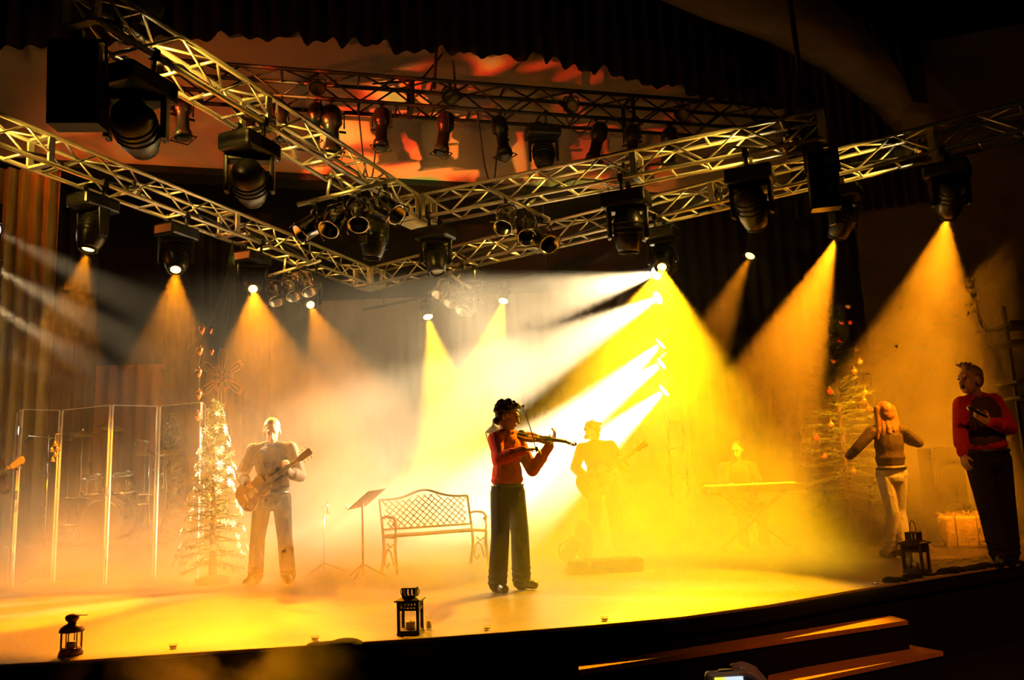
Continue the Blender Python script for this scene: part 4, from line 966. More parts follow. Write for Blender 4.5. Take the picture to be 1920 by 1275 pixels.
obj('handle', MB().lathe([(0, -.12), (.012, -.12), (.016, .03), (.018, .05)], 10), K['blackplastic'], mt); obj('grille', MB().ball((0, 0, .075), (.026, .026, .03), 12, 8), K['chrome'], mt)
# ---- keyboard player lost in the haze
kp = P(1402, 1022, z=0)
KJ = dict(head=(-.06, -.05, 1.33), face=(-.45, -.85, -.25), shR=(-.24, 0, 1.10), shL=(.14, .02, 1.10), fwd=(-.3, -1, 0), pel=(.0, .08, .60), elR=(-.32, -.10, .84), wrR=(-.26, -.36, .86), hdR=(-.1, -1, -.1), hnR=(0, 0, -1), elL=(.22, -.10, .84), wrL=(.10, -.36, .86), hdL=(-.1, -1, -.1), hnL=(0, 0, -1),
          hipR=(-.11, .06, .56), hipL=(.11, .06, .56), knR=(-.14, -.36, .54), knL=(.14, -.36, .54), anR=(-.14, -.34, .10), anL=(.14, -.34, .10), toeR=(-.15, -.50, .045), toeL=(.15, -.50, .045))
person('person seated at a keyboard, almost lost in the orange haze', kp, KJ, dict(shirt='dark_shirt', hair='hair_dark', hairstyle='short', loose=.03, girth=1.05), .010)
kb = thing('keyboard', 'long stage keyboard on a crossed stand in the orange haze', 'keyboard', V(kp) + V((-.05, -.62, 0)))
obj('case', MB().box((0, 0, .80), (1.30, .34, .10)), K['blackplastic'], kb, bevel=.01)
for i in range(36): obj('white_key', MB().box((-.60 + i * .0335, .07, .857), (.031, .15, .014)), K['bowhair'], kb)
for sgn in (-1, 1): obj('stand_leg', MB().cyl((-.45 * sgn, .0, .02), (.45 * sgn, .0, .74), .018, n=8).box((-.45 * sgn, 0, .015), (.05, .45, .03)), K['blacksteel'], kb)
sl = thing('stool', 'low round stool under the seated keyboard player', 'stool', V(kp) + V((0, .1, 0)))
obj('seat', MB().lathe([(0, .40), (.17, .40), (.18, .43), (.17, .46), (0, .465)], 18), K['shoe'], sl)
for i in range(3): obj('leg', MB().cyl((0, 0, .40), (.2 * math.cos(i * 2.1), .2 * math.sin(i * 2.1), 0), .016, n=8), K['blacksteel'], sl)

# ------------------------------------------------------------------ drum shield and drum kit
shp = [(33, 762, 10.9), (40, 757, 10.45), (116, 754, 10.75), (209, 757, 10.35), (298, 762, 10.75), (379, 765, 10.45), (385, 772, 10.9)]
sb = [P(x, y, y=d) for x, y, d in shp]; ztop = 2.16
sb = [V((p.x, p.y, 0)) for p in sb]
shield = thing('drum_shield', 'clear acrylic drum shield of hinged panels between gold drape and fir tree', 'screen', sb[0])
for i, (a, b) in enumerate(zip(sb[:-1], sb[1:])):
    a, b = a - sb[0], b - sb[0]; d = b - a; L = d.length; d.normalize(); R = basis(x=d, y=V((0, 0, 1)).cross(d)); g_ = .02
    q = obj('acrylic_panel', MB().box((L / 2, 0, ztop / 2 + .01), (L - 2 * g_, .012, ztop - .02)), K['acrylic'], shield, TR(a, R))
    for x_ in (g_, L - g_): obj('cut_edge', MB().box((x_, 0, ztop / 2), (.016, .018, ztop)), K['acryl_edge'], q)
    obj('cut_edge', MB().box((L / 2, 0, ztop + .001), (L - 2 * g_, .014, .008)), K['acryl_edge'], q)
    for z_ in (.35, 1.1, 1.9): obj('hinge', MB().box((0, 0, z_), (.03, .03, .10)), K['chrome'], shield, TR(a, R))
riser = thing('drum_riser', 'low dark riser under the drum kit', 'platform', V((P(205, 900, y=12.2).x, 12.2, 0)))
obj('deck', MB().box((0, 0, .37), (2.6, 2.0, .06)), K['blacksteel'], riser); obj('skirt', MB().box((0, 0, .17), (2.56, 1.96, .34)), K['black'], riser)
RZ = .40
def drum(name, c_, r, h, axis, label, legs_=0):
    t = thing(name, label, 'drum', c_, basis(z=axis), 'drum kit')
    obj('shell', MB().lathe([(r, 0), (r, h)], 24), K['drumshell'], t)
    for z_ in (0, h): obj('skin', MB().lathe([(0, z_ - .004), (r * .985, z_ - .004), (r * .985, z_ + .004), (0, z_ + .004)], 24), K['drumskin'], t); obj('hoop', MB().lathe([(r, z_ - .02), (r + .012, z_ - .02), (r + .012, z_ + .02), (r, z_ + .02), (r, z_ - .02)], 24), K['chrome'], t)
    for k in range(8):
        u = 2 * math.pi * k / 8; obj('lug', MB().box(((r + .012) * math.cos(u), (r + .012) * math.sin(u), h / 2), (.025, .025, h * .6)), K['chrome'], t)
    for k in range(legs_):
        u = 2 * math.pi * k / legs_ + .4; obj('leg', MB().cyl(((r + .02) * math.cos(u), (r + .02) * math.sin(u), h * .5), ((r + .05) * math.cos(u), (r + .05) * math.sin(u), RZ - c_[2]), .008, n=6), K['chrome'], t)
def kitp(px, y): p = P(px, 900, y=y); return V((p.x, y, 0))
drum('bass_drum', kitp(205, 11.9) + V((0, -.2, RZ + .30)), .28, .42, (0, 1, 0), 'large bass drum facing front inside the drum shield')
drum('tom_drum', kitp(176, 11.95) + V((0, 0, RZ + .70)), .14, .22, (0, -.25, 1), 'rack tom above the bass drum towards the gold drape')
drum('tom_drum', kitp(232, 11.95) + V((0, 0, RZ + .70)), .15, .24, (0, -.25, 1), 'rack tom above the bass drum towards the fir tree')
drum('floor_tom', kitp(138, 12.2) + V((0, 0, RZ + .25)), .20, .38, (0, 0, 1), 'floor tom on three legs inside the drum shield', 3)
drum('snare_drum', kitp(268, 12.3) + V((0, 0, RZ + .50)), .175, .14, (0, 0, 1), 'chrome-hooped snare drum inside the drum shield', 3)
def cymbal(px, py, y, r, label, tilt=(0, -.2, 1)):
    top = P(px, py, y=y); base = V((top.x, y, RZ)); h = top.z - RZ
    t = thing('cymbal_stand', label, 'cymbal', base, None, 'drum kit')
    obj('pole', MB().cyl((0, 0, .15), (0, 0, h + .05), .011, n=8), K['chrome'], t)
    for k in range(3):
        u = k * 2.094 + .5; obj('leg', MB().cyl((0, 0, .32), (.26 * math.cos(u), .26 * math.sin(u), 0), .009, n=6), K['chrome'], t)
    cy = obj('cymbal', MB().lathe([(0, .03), (.03, .025), (.045, .008), (r, -.018), (r, -.021), (.04, .003), (0, .02)], 28), K['cymbal'], t, TR((0, 0, h), basis(z=tilt)))
    obj('wing_nut', MB().box((0, 0, .05), (.03, .012, .025)), K['chrome'], cy)
cymbal(155, 812, 12.3, .22, 'tilted crash cymbal inside the drum shield', (.15, -.15, 1))
cymbal(313, 846, 12.4, .20, 'ride cymbal before the small fir behind the shield', (-.1, -.35, 1))
cymbal(281, 850, 12.0, .17, 'pair of hi-hat cymbals beside the snare', (0, -.1, 1))
cymbal(210, 800, 12.9, .20, 'high crash cymbal at the back of the kit', (.3, -.2, 1))
def mic_stand(px, py, y, armx, label, zb=0):
    top = P(px, py, y=y); base = V((top.x, y, zb)); h = top.z - zb
    t = thing('microphone_stand', label, 'microphone stand', base, None, 'microphone stands')
    obj('pole', MB().cyl((0, 0, .02), (0, 0, h), .010, n=8), K['chrome'], t)
    for k in range(3): obj('leg', MB().cyl((0, 0, .12), (.28 * math.cos(k * 2.1), .28 * math.sin(k * 2.1), .0), .009, n=6), K['blacksteel'], t)
    obj('boom_arm', MB().cyl((-armx * .35, 0, h - .01), (armx, -.05, h + .03), .008, n=6), K['chrome'], t)
    obj('boom_clutch', MB().ball((0, 0, h), .025, 10, 6), K['chrome'], t)
    obj('microphone', MB().lathe([(0, -.07), (.012, -.07), (.016, .02), (.024, .04), (.022, .07), (0, .085)], 10), K['blackplastic'], t, TR((armx, -.05, h + .0), basis(z=V((armx, -.3, -.6)))))
mic_stand(93, 821, 11.0, -.25, 'boom microphone stand seen through the first shield panel')
mic_stand(131, 824, 12.9, .20, 'boom microphone stand behind the brass-coloured clip', RZ)
mic_stand(273, 827, 12.75, -.14, 'boom microphone stand by the snare drum', RZ)
mic_stand(309, 827, 12.85, .22, 'boom microphone stand before the small fir', RZ)
mic_stand(607, 952, 10.6, .06, 'faint low microphone stand behind the guitarist in the dark shirt')
br = thing('bell_cluster', 'gold hanging bell cluster against the drum shield edge', 'ornament', P(104, 832, y=10.2))
for i, (x_, z_) in enumerate([(0, 0), (.03, -.06), (-.035, -.07), (.01, -.13), (-.02, -.19)]):
    obj('bell', MB().lathe([(.0, .045), (.014, .04), (.02, .01), (.034, -.03), (.030, -.03), (0, .02)], 10), K['goldglass'], br, TR((x_, 0, z_)))
obj('hanger', MB().cyl((0, 0, .02), (0, 0, .12), .004, n=5).cyl((0, 0, .12), (0, .30, .13), .006, n=5), K['goldglass'], br)

# ------------------------------------------------------------------ fir trees
def branch_meshes(L, seed):
    rnd = random.Random(seed); mb = MB()
    mb.tube([(0, 0, 0), (L * .5, 0, .01), (L, 0, -.04 * L)], [.010, .007, .003], 5)
    for k in range(46):
        x_ = L * (.12 + .88 * k / 46); u = rnd.uniform(0, 6.28); l_ = rnd.uniform(.05, .085)
        d = V((.75, math.cos(u), math.sin(u) * .8)).normalized() * l_; p = V((x_, 0, -.02 * x_)); w = d.cross(V((0, 0, 1))).normalized() * .004
        mb.add([p - w, p + w, p + d * .55 + V((0, 0, .006)), p + d], [(0, 1, 3), (0, 2, 1), (1, 2, 3), (0, 3, 2)])
    return mb.mesh('branch', K['needles'])
BR = {}
def fir(label, base, H, R_, n, flowers, seed, m='blossom', fl_r=.05):
    rnd = random.Random(seed); t = thing('fir_tree', label, 'tree', base, None, 'decorated fir trees')
    obj('trunk', MB().tube([(0, 0, 0), (0, 0, H * .5), (0, 0, H)], [.05, .03, .008], 8), K['bark'], t)
    obj('stand', MB().lathe([(0, 0), (.2, 0), (.19, .06), (.07, .10), (0, .11)], 14), K['bark'], t)
    for i in range(n):
        f = (i + .5) / n; z = H * (.10 + .89 * f); r = R_ * (1 - f) ** .85 + .045; u = i * 2.39996
        key = (round(r * 10) / 10 or .1)
        key = max(key, .1)
        for vv_ in range(2):
            kk = (key, (i + vv_) % 3)
            if kk not in BR: BR[kk] = branch_meshes(key, 10 + kk[1])
            up_ = -.15 + .9 * f
            R3 = basis(x=V((math.cos(u), math.sin(u), up_ - .25 * vv_)), y=V((-math.sin(u), math.cos(u), 0)))
            obj('branch', BR[kk], parent=t, M=TR((0, 0, z), R3 @ Matrix.Diagonal((r / key * rnd.uniform(.85, 1.05), 1, 1))))
            u += 1.1
    if flowers:
        pet = MB()
        for k in range(6):
            u = k * 1.047; dx, dy = math.cos(u), math.sin(u)
            pet.add([(0, 0, .01), (dx * .5 - dy * .25, dy * .5 + dx * .25, .18), (dx, dy, .05), (dx * .5 + dy * .25, dy * .5 - dx * .25, .18), (dx * .5, dy * .5, .02)], [(0, 1, 4), (0, 4, 3), (1, 2, 4), (4, 2, 3), (0, 3, 2, 1)])
        pet.ball((0, 0, .1), .14, 6, 4); fm = pet.mesh('flower', K[m])
        for i in range(flowers):
            f = rnd.random() ** 1.1 * .93; z = H * (.10 + .89 * f); r = (R_ * (1 - f) ** .85 + .045) * rnd.uniform(.85, 1.05); u = rnd.uniform(math.pi * .9, math.pi * 2.2)
            dd = V((math.cos(u), math.sin(u), .35)); s_ = fl_r * rnd.uniform(.7, 1.2)
            obj('flower', fm, parent=t, M=TR((r * math.cos(u), r * math.sin(u), z + .02), basis(z=dd) @ Matrix.Diagonal((s_,) * 3)))
    return t
tz = P(416, 752, y=9.85).z; tp = V((P(402, 900, y=9.85).x, 9.85, 0))
tree1 = fir('bright white-flowered fir tree right of the drum shield', tp, tz, .37, 60, 110, 4)
tp2 = V((P(318, 900, y=13.8).x, 13.8, 0)); fir('slim dim fir tree seen through the drum shield', tp2, P(317, 775, y=13.8).z, .42, 50, 18, 5, fl_r=.035)
tp3 = V((P(1588, 900, y=12.0).x, 12.0, 0)); fir('tall dark fir hung with ornaments in the haze behind the long-haired singer', tp3, P(1585, 545, y=12.0).z, .85, 80, 0, 6)
rnd = random.Random(12)
onames = ['red', 'gold', 'copper']
spots = [(1578, 598, 'copper'), (1590, 568, 'gold'), (1575, 632, 'red'), (1594, 598, 'red'), (1606, 648, 'gold'), (1562, 670, 'copper'), (1602, 690, 'copper'), (1555, 728, 'red'), (1622, 730, 'gold'), (1612, 672, 'gold'), (1558, 790, 'gold'), (1620, 745, 'copper'), (1530, 815, 'red'), (1600, 878, 'gold'), (1628, 760, 'red'), (1545, 850, 'copper')]
words_ = ['topmost', 'second from the top', 'third from the top', 'fourth from the top', 'fifth from the top', 'sixth from the top', 'seventh from the top', 'eighth from the top', 'ninth from the top', 'tenth from the top', 'eleventh from the top', 'twelfth from the top', 'thirteenth from the top', 'fourteenth from the top', 'fifteenth from the top', 'lowest']
for (px, py, kk), wd_ in zip(sorted(spots, key=lambda q: q[1]), words_):
    p = P(px, py, y=11.35 + abs(px - 1588) * .003); b_ = thing('tree_ornament', f'{kk} glass ball on the tall dark fir, {wd_}', 'ornament', p, None, 'ornaments on the tall dark fir')
    obj('ball', MB().ball((0, 0, -.045), .042, 12, 8), K[kk + 'glass'] if kk != 'copper' else K['copper'], b_); obj('cap', MB().cyl((0, 0, -.006), (0, 0, .012), .012, n=8), K['goldglass'], b_)
    obj('hook', MB().tube([(0, 0, .01), (0, .02, .05), (0, .10, .05)], .003, 4), K['goldglass'], b_)

# ------------------------------------------------------------------ hanging snowflake, ornaments and netting
n0 = hangpt(tC0, apx2, 436); sfc = P(416, 708, y=n0.y)
sf = thing('iron_snowflake', 'rusty wrought-iron scrollwork snowflake hanging above the flowered fir', 'ornament', sfc, Matrix.Rotation(.12, 3, 'Z'))
def scroll(cx, cz, r, a0, turns, sgn):
    return [(cx + r * (1 - k / 16 * .8) * math.cos(a0 + sgn * turns * k / 16 * 2 * math.pi), 0, cz + r * (1 - k / 16 * .8) * math.sin(a0 + sgn * turns * k / 16 * 2 * math.pi)) for k in range(17)]
for k in range(6):
    u = math.pi / 2 + k * math.pi / 3; d = V((math.cos(u) * .92, 0, math.sin(u) * 1.22)); n_ = V((-math.sin(u), 0, math.cos(u)))
    arm = obj('arm', MB().tube([d * .0, d * .10, d * .20, d * .27], .007, 5), K['wrought'], sf)
    for sg in (-1, 1):
        pts = [d * .06 + n_ * sg * .004, d * .12 + n_ * sg * .035, d * .19 + n_ * sg * .045, d * .25 + n_ * sg * .055, d * .30 + n_ * sg * .035]
        obj('leaf_bar', MB().tube(pts, .006, 5), K['wrought'], arm)
        c1 = d * .13 + n_ * sg * .05; obj('scroll', MB().tube(scroll(c1.x, c1.z, .034, u + sg * 1.57, 1.3, sg), .005, 5), K['wrought'], arm)
        c2 = d * .31 + n_ * sg * .022; obj('scroll', MB().tube(scroll(c2.x, c2.z, .024, u - sg * 1.57, 1.2, -sg), .005, 5), K['wrought'], arm)
obj('centre_ring', MB().tube([(.055 * math.cos(t_), 0, .065 * math.sin(t_)) for t_ in [2 * math.pi * k / 20 for k in range(20)]], .006, 5, True), K['wrought'], sf)
obj('hanging_wire', MB().cyl((0, 0, .30), (n0.x - sfc.x, 0, n0.z - sfc.z), .0025, n=4), K['blacksteel'], sf)
net = thing('netting', 'fan of thin teal cords hanging from the rear truss beside the snowflake', 'netting', n0)
for x1, y1 in [(340, 690), (352, 660), (362, 700), (372, 640), (385, 690), (395, 645), (404, 690), (412, 660), (418, 700), (424, 690), (430, 700), (436, 690), (434, 640)]:
    e = P(x1, y1, y=n0.y) - n0; m_ = e * .5 + V((.05 + .0006 * (435 - x1), 0, -.16 * (435 - x1) / 95))
    obj('cord', MB().tube([V((0, 0, 0)), e * .25 + (m_ - e * .5) * .75, m_, e * .75 + (m_ - e * .5) * .75, e], .0035, 4), K['cord'], net)
dr = MB().lathe([(0, -.085), (.010, -.075), (.030, -.04), (.042, -.005), (.038, .025), (.018, .045), (.008, .05), (0, .05)], 14).mesh('drop', K['copper'])
ow = ['uppermost', 'second', 'third', 'fourth', 'lowest']
col1 = [(379, 616), (375, 656), (373, 697), (373, 738), (371, 778)]
for (px, py), w_ in zip(col1, ow):
    yd = hangpt(tC0, apx2, 380); p = P(px, py, y=yd.y); t = thing('glass_drop', f'{w_} copper glass drop in the hanging row beside the snowflake', 'ornament', p, None, 'hanging copper drops')
    obj('drop', dr, parent=t); obj('cap', MB().cyl((0, 0, .045), (0, 0, .065), .010, n=8), K['goldglass'], t); obj('thread', MB().cyl((0, 0, .06), (yd.x - p.x, 0, yd.z - p.z) if w_ == 'uppermost' else (0, 0, .22), .002, n=4), K['cord'], t)
for (px, py), w_ in zip([(395, 618), (397, 658)], ('upper', 'lower')):
    yd = hangpt(tC0, apx2, 396); p = P(px, py, y=yd.y); t = thing('glass_drop', f'{w_} of two dim copper drops behind the row by the snowflake', 'ornament', p, None, 'hanging copper drops')
    obj('drop', dr, parent=t, M=Matrix.Scale(.75, 4)); obj('thread', MB().cyl((0, 0, .03), (yd.x - p.x, 0, yd.z - p.z), .002, n=4), K['cord'], t)

# ------------------------------------------------------------------ bench, music stand, lamp post, cases, straw bale, gear
ba, bb = P(745, 1078, z=0), P(925, 1060, z=0)
bdx = (bb - ba); bL = 1.22; ba2 = ba; BRt = basis(x=bdx, y=V((0, 0, 1)).cross(bdx))
bn = thing('garden_bench', 'ornate cast-iron garden bench with lattice back in the glowing fog', 'bench', ba2, BRt)
for x_ in (0, bL):
    e = obj('end_frame', MB().tube([(x_, 0, 0), (x_, .03, .15), (x_, .06, .28), (x_, .04, .42)], .020, 6).tube([(x_, .48, 0), (x_, .42, .16), (x_, .40, .30), (x_, .42, .42)], .020, 6).tube([(x_, .04, .42), (x_, .42, .42)], .018, 6)
            .tube([(x_, .42, .42), (x_, .46, .60), (x_, .52, .86)], .018, 6), K['iron'], bn)
    obj('armrest', MB().tube([(x_, .47, .64), (x_, .30, .66), (x_, .10, .65), (x_, .02, .60), (x_, .05, .55), (x_, .09, .58)], .016, 6).tube([(x_, .05, .42), (x_, .03, .50), (x_, .06, .60)], .013, 6), K['iron'], e)
    obj('scroll', MB().tube([(x_, .10, .10), (x_, .18, .24), (x_, .26, .28), (x_, .34, .22), (x_, .38, .10), (x_, .30, .06), (x_, .24, .12)], .011, 5).tube([(x_, .10, .34), (x_, .2, .30), (x_, .3, .34)], .010, 5), K['iron'], e)
for k in range(6): obj('seat_slat', MB().box((bL / 2, .06 + .072 * k, .435), (bL - .02, .055, .022)), K['benchwood'], bn, bevel=.004)
def camel(x_): s_ = x_ / bL; return .86 + .10 * math.exp(-((s_ - .5) / .2) ** 2)
topc = [(bL * k / 24, .52 + .02 * math.sin(k / 24 * math.pi), camel(bL * k / 24)) for k in range(25)]
obj('top_rail', MB().tube(topc, .017, 6), K['iron'], bn); obj('lower_rail', MB().tube([(0, .44, .50), (bL, .44, .50)], .014, 6), K['iron'], bn)
def backpt(x_, z_): return (x_, .43 + (z_ - .45) * .21, z_)
for sg in (1, -1):
    for k in range(-6, 18):
        x0 = k * .09; pts = []
        for j in range(9):
            z_ = .51 + j * .056; x_ = x0 + j * .056 * 1.15 if sg > 0 else bL - (x0 + j * .056 * 1.15)
            if .02 < x_ < bL - .02 and z_ < camel(x_) - .01: pts.append(backpt(x_, z_))
        if len(pts) > 1: obj('lattice_bar', MB().tube(pts, .007, 4), K['iron'], bn)
mp_ = P(682, 1062, z=0); mp_ = V((P(680, 1000, y=9.9).x, 9.9, 0))
mst = thing('music_stand', 'black music stand with tilted desk left of the bench', 'music stand', mp_)
hz_ = P(690, 938, y=9.9).z
obj('pole', MB().cyl((0, 0, .02), (0, 0, hz_), .012, n=8), K['blacksteel'], mst)
for k in range(3): obj('leg', MB().cyl((0, 0, .15), (.26 * math.cos(k * 2.1 + .3), .26 * math.sin(k * 2.1 + .3), 0), .009, n=6), K['blacksteel'], mst)
Rd = basis(x=V((.80, -.25, .62)), y=V((.25, .95, .05)))
dk = obj('desk', MB().box((0, 0, 0), (.34, .48, .008)), K['blacksteel'], mst, TR((.06, 0, hz_ + .02), Rd)); obj('ledge', MB().box((-.17, 0, .025), (.008, .48, .05)), K['blacksteel'], dk)
lp_ = V((P(929, 900, y=10.3).x, 10.3, 0))
pst = thing('lamp_post', 'slim cream lamp post prop partly hidden behind the violinist', 'lamp post', lp_)
hh = P(925, 848, y=10.3).z
obj('post', MB().lathe([(.09, 0), (.09, .04), (.05, .10), (.022, .18), (.018, hh - .06), (.03, hh - .04), (.02, hh)], 12), K['postpaint'], pst)
lh = obj('lantern_head', MB().lathe([(.02, hh), (.05, hh + .02), (.04, hh + .03)], 6, smooth=False), K['postpaint'], pst)
for k in range(6):
    u = k * math.pi / 3; obj('glazing_bar', MB().cyl((.045 * math.cos(u), .045 * math.sin(u), hh + .02), (.10 * math.cos(u), .10 * math.sin(u), hh + .24), .006, n=5), K['postpaint'], lh)
obj('roof', MB().lathe([(.115, hh + .24), (.06, hh + .30), (.02, hh + .33), (.012, hh + .37), (0, hh + .38)], 6, smooth=False), K['postpaint'], lh)
obj('glass', MB().lathe([(.04, hh + .03), (.092, hh + .235)], 6, smooth=False), K['clear'], lh)
# open cases by the violinist
cp_ = P(1135, 1072, z=0)
cs = thing('instrument_case', 'open brown instrument case lying flat on the deck beside the violinist', 'case', cp_, Matrix.Rotation(.10, 3, 'Z'))
cpoly = [(-.38, -.14), (.36, -.15), (.40, -.10), (.40, .10), (.36, .15), (-.38, .14), (-.42, .08), (-.42, -.08)]
tray = MB().prism(cpoly, 0, .02)
for a, b in zip(cpoly, cpoly[1:] + cpoly[:1]):
    a, b = V((*a, .07)), V((*b, .07)); d = (b - a); tray.box((d.length / 2, 0, 0), (d.length + .01, .014, .13), TR(a, basis(x=d, y=V((0, 0, 1)).cross(d))))
obj('tray', tray, K['case'], cs); obj('lining', MB().prism([(x * .95, y * .9) for x, y in cpoly], .021, .05), K['plush'], cs)
for x_ in (-.2, .2): obj('latch', MB().box((x_, -.155, .11), (.05, .012, .04)), K['goldglass'], cs)
obj('handle', MB().tube([(-.06, -.16, .06), (-.05, -.19, .06), (.05, -.19, .06), (.06, -.16, .06)], .010, 6), K['shoe'], cs)
pk = P(1094, 1058, z=0)
lidp = []
for k in range(22):
    u = 2 * math.pi * k / 22; lidp.append((.105 * math.cos(u) * (1 + .12 * math.sin(u)), .26 * math.sin(u)))
ld = thing('case_lid', 'upright oval case lid standing behind the flat open case', 'case', pk + V((.03, .05, .27)), basis(z=V((-.35, -.9, .25)), x=V((.95, -.3, .1))))
obj('shell', MB().prism(lidp, -.06, .06), K['case'], ld, bevel=.03); obj('lining', MB().prism([(x * .85, y * .88) for x, y in lidp], .055, .066), K['plush'], ld)
obj('rim', MB().tube([(x, y, .05) for x, y in lidp], .010, 5, True), K['goldglass'], ld)
bx_ = P(1066, 1062, z=0)
bg = thing('horn_case', 'small boxy case tipped over beside the upright oval lid', 'case', bx_ + V((.02, 0, .165)), basis(z=V((.62, .1, .78)), x=V((.75, -.25, -.6))))
obj('body', MB().box((0, 0, 0), (.17, .17, .26)), K['case'], bg, bevel=.03); obj('lid', MB().box((0, 0, .15), (.175, .175, .05)), K['case'], bg, bevel=.02); obj('strap', MB().tube([(-.09, 0, -.1), (-.14, 0, 0), (-.09, 0, .12)], .010, 5), K['shoe'], bg)
# straw bale and dark gear by the singers
hb = V((P(1792, 900, y=10.6).x, 10.6, 0))
bale = thing('straw_bale', 'golden straw bale between the two singers', 'bale', hb, Matrix.Rotation(-.2, 3, 'Z'))
obj('block', MB().box((0, 0, .19), (.46, .38, .38)), K['straw'], bale, bevel=.03)
for x_ in (-.12, .12): obj('twine', MB().tube([(x_, -.195, 0), (x_, -.197, .385), (x_, .197, .385), (x_, .195, 0)], .006, 5), K['bark'], bale)
sm = MB(); rr = random.Random(3)
for k in range(240):
    p = V((rr.uniform(-.23, .23), rr.choice((-.19, .19)) if k % 2 else rr.uniform(-.19, .19), rr.uniform(.05, .38) if k % 2 else .38)); d = V((rr.uniform(-1, 1), rr.uniform(-.4, .4), rr.uniform(-.2, .8))).normalized() * .07
    sm.cyl(p, p + d, .0025, n=3)
obj('loose_straw', sm, K['straw'], bale, kind='stuff')
sk = V((P(1768, 900, y=11.3).x, 11.3, 0))
spk = thing('loudspeaker', 'dark upright loudspeaker standing between the two singers', 'loudspeaker', sk)
obj('cabinet', MB().box((0, 0, .62), (.42, .40, 1.24)), K['blackplastic'], spk, bevel=.015); obj('grille', MB().box((0, -.205, .62), (.38, .012, 1.16)), K['blacksteel'], spk)
for z_ in (.38, .85): obj('speaker_cone', MB().lathe([(.15, 0), (.14, .01), (.05, -.03), (0, -.02)], 18, TR((0, -.212, z_), basis(z=(0, -1, 0)))), K['blacksteel'], spk)
rk0 = V((P(1925, 700, y=10.3).x, 10.3, 0))
rk = thing('equipment_rack', 'dark equipment rack with steel shelf edges at the frame edge behind the singer', 'rack', rk0)
for x_ in (-.02, .45):
    for y_ in (-.25, .25): obj('post', MB().box((x_, y_, 1.5), (.04, .04, 3.0)), K['blacksteel'], rk)
for py, wv in ((608, .26), (640, .1), (716, .20), (745, .14)):
    z_ = P(1905, py, y=10.1).z; q = obj('shelf', MB().box((.08, 0, z_), (.74, .5, .03)), K['blacksteel'], rk); obj('shelf_edge', MB().box((.08, -.255, z_), (.72, .012, wv * .32)), K['steel'], q)

# ------------------------------------------------------------------ lanterns and glass candle cups along the edge
def square_lantern(label, base, rz, s, handle_up):
    t = thing('candle_lantern', label, 'lantern', base, Matrix.Rotation(rz, 3, 'Z') @ Matrix.Diagonal((s,) * 3), 'candle lanterns on the stage edge')
    h = .245; w = .085; M_ = K['lantern']
    obj('base', MB().box((0, 0, .010), (.178, .178, .020)).box((0, 0, .026), (.165, .165, .012)), M_, t, bevel=.003)
    for a in (-1, 1):
        for b in (-1, 1): obj('corner_post', MB().box((a * (w - .010), b * (w - .010), h / 2), (.022, .022, h)), M_, t, bevel=.002)
    for k in range(4):
        Rk = Matrix.Rotation(k * math.pi / 2, 4, 'Z')
        band = MB().box((0, -w + .008, h - .006), (.150, .010, .014)).box((0, -w + .008, h - .058), (.150, .010, .018))
        for j in range(6): band.box((-.0625 + j * .025, -w + .008, h - .030), (.010, .010, .044))
        obj('pierced_band', band, M_, t, Rk); obj('glass_pane', MB().box((0, -w + .012, .11), (.132, .003, .150)), K['clear'], t, Rk)
    top = obj('roof', MB().box((0, 0, h + .006), (.205, .205, .010)).add([(-.10, -.10, h + .011), (.10, -.10, h + .011), (.10, .10, h + .011), (-.10, .10, h + .011), (-.05, -.05, h + .032), (.05, -.05, h + .032), (.05, .05, h + .032), (-.05, .05, h + .032)],
          [(0, 1, 5, 4), (1, 2, 6, 5), (2, 3, 7, 6), (3, 0, 4, 7), (4, 5, 6, 7)]), M_, t)
    ch = MB().box((0, 0, h + .095), (.108, .108, .010)).box((0, 0, h + .036), (.104, .104, .010))
    for k in range(4):
        for j in range(4): ch.box((-.0465 + j * .031, -.0475, h + .064), (.012, .009, .056), Matrix.Rotation(k * math.pi / 2, 4, 'Z'))
    obj('chimney', ch, M_, t)
    hp = [(.068 * math.cos(u), 0, h + (.095 if handle_up else .062) + (.10 if handle_up else .032) * math.sin(u)) for u in [math.radians(d_) for d_ in range(-20, 201, 11)]] if handle_up else \
         [(sg * (.052 + .022 * math.sin(math.radians(d_))), 0, h + .066 - .030 * math.cos(math.radians(d_))) for sg in (1,) for d_ in range(0, 181, 12)]
    obj('handle', MB().tube(hp, .0035, 5), M_, t)
    if not handle_up: obj('handle', MB().tube([(-x_, y_, z_) for x_, y_, z_ in hp], .0035, 5), M_, t)
    cd = obj('candle', MB().lathe([(0, .032), (.035, .032), (.036, .088), (.030, .090), (.028, .084), (0, .082)], 16), K['wax'], t); obj('wick', MB().cyl((0, 0, .08), (.002, 0, .10), .002, n=5), K['ebony'], cd)
    return t
square_lantern('dark bronze square lantern with handle folded down at the middle of the edge', P(767, 1192, z=0) + V((0, .09, 0)), -.10, .92, False)
square_lantern('dark bronze square lantern with raised ring handle below the long-haired singer', P(1729, 1076, z=0) + V((0, .09, 0)), .75, 1.12, True)
rl = thing('round_lantern', 'small round brass lantern with domed top near the drum end of the edge', 'lantern', P(122, 1232, z=0) + V((0, .07, 0)), None, 'candle lanterns on the stage edge')
obj('base', MB().lathe([(0, 0), (.074, 0), (.078, .012), (.070, .030), (.066, .045), (0, .045)], 20), K['lantern_brass'], rl)
for k in range(8):
    u = k * math.pi / 4 + .2; obj('bar', MB().cyl((.066 * math.cos(u), .066 * math.sin(u), .04), (.066 * math.cos(u), .066 * math.sin(u), .155), .004, n=6), K['lantern_brass'], rl)
obj('glass_cylinder', MB().lathe([(.058, .045), (.058, .150)], 20), K['clear'], rl)
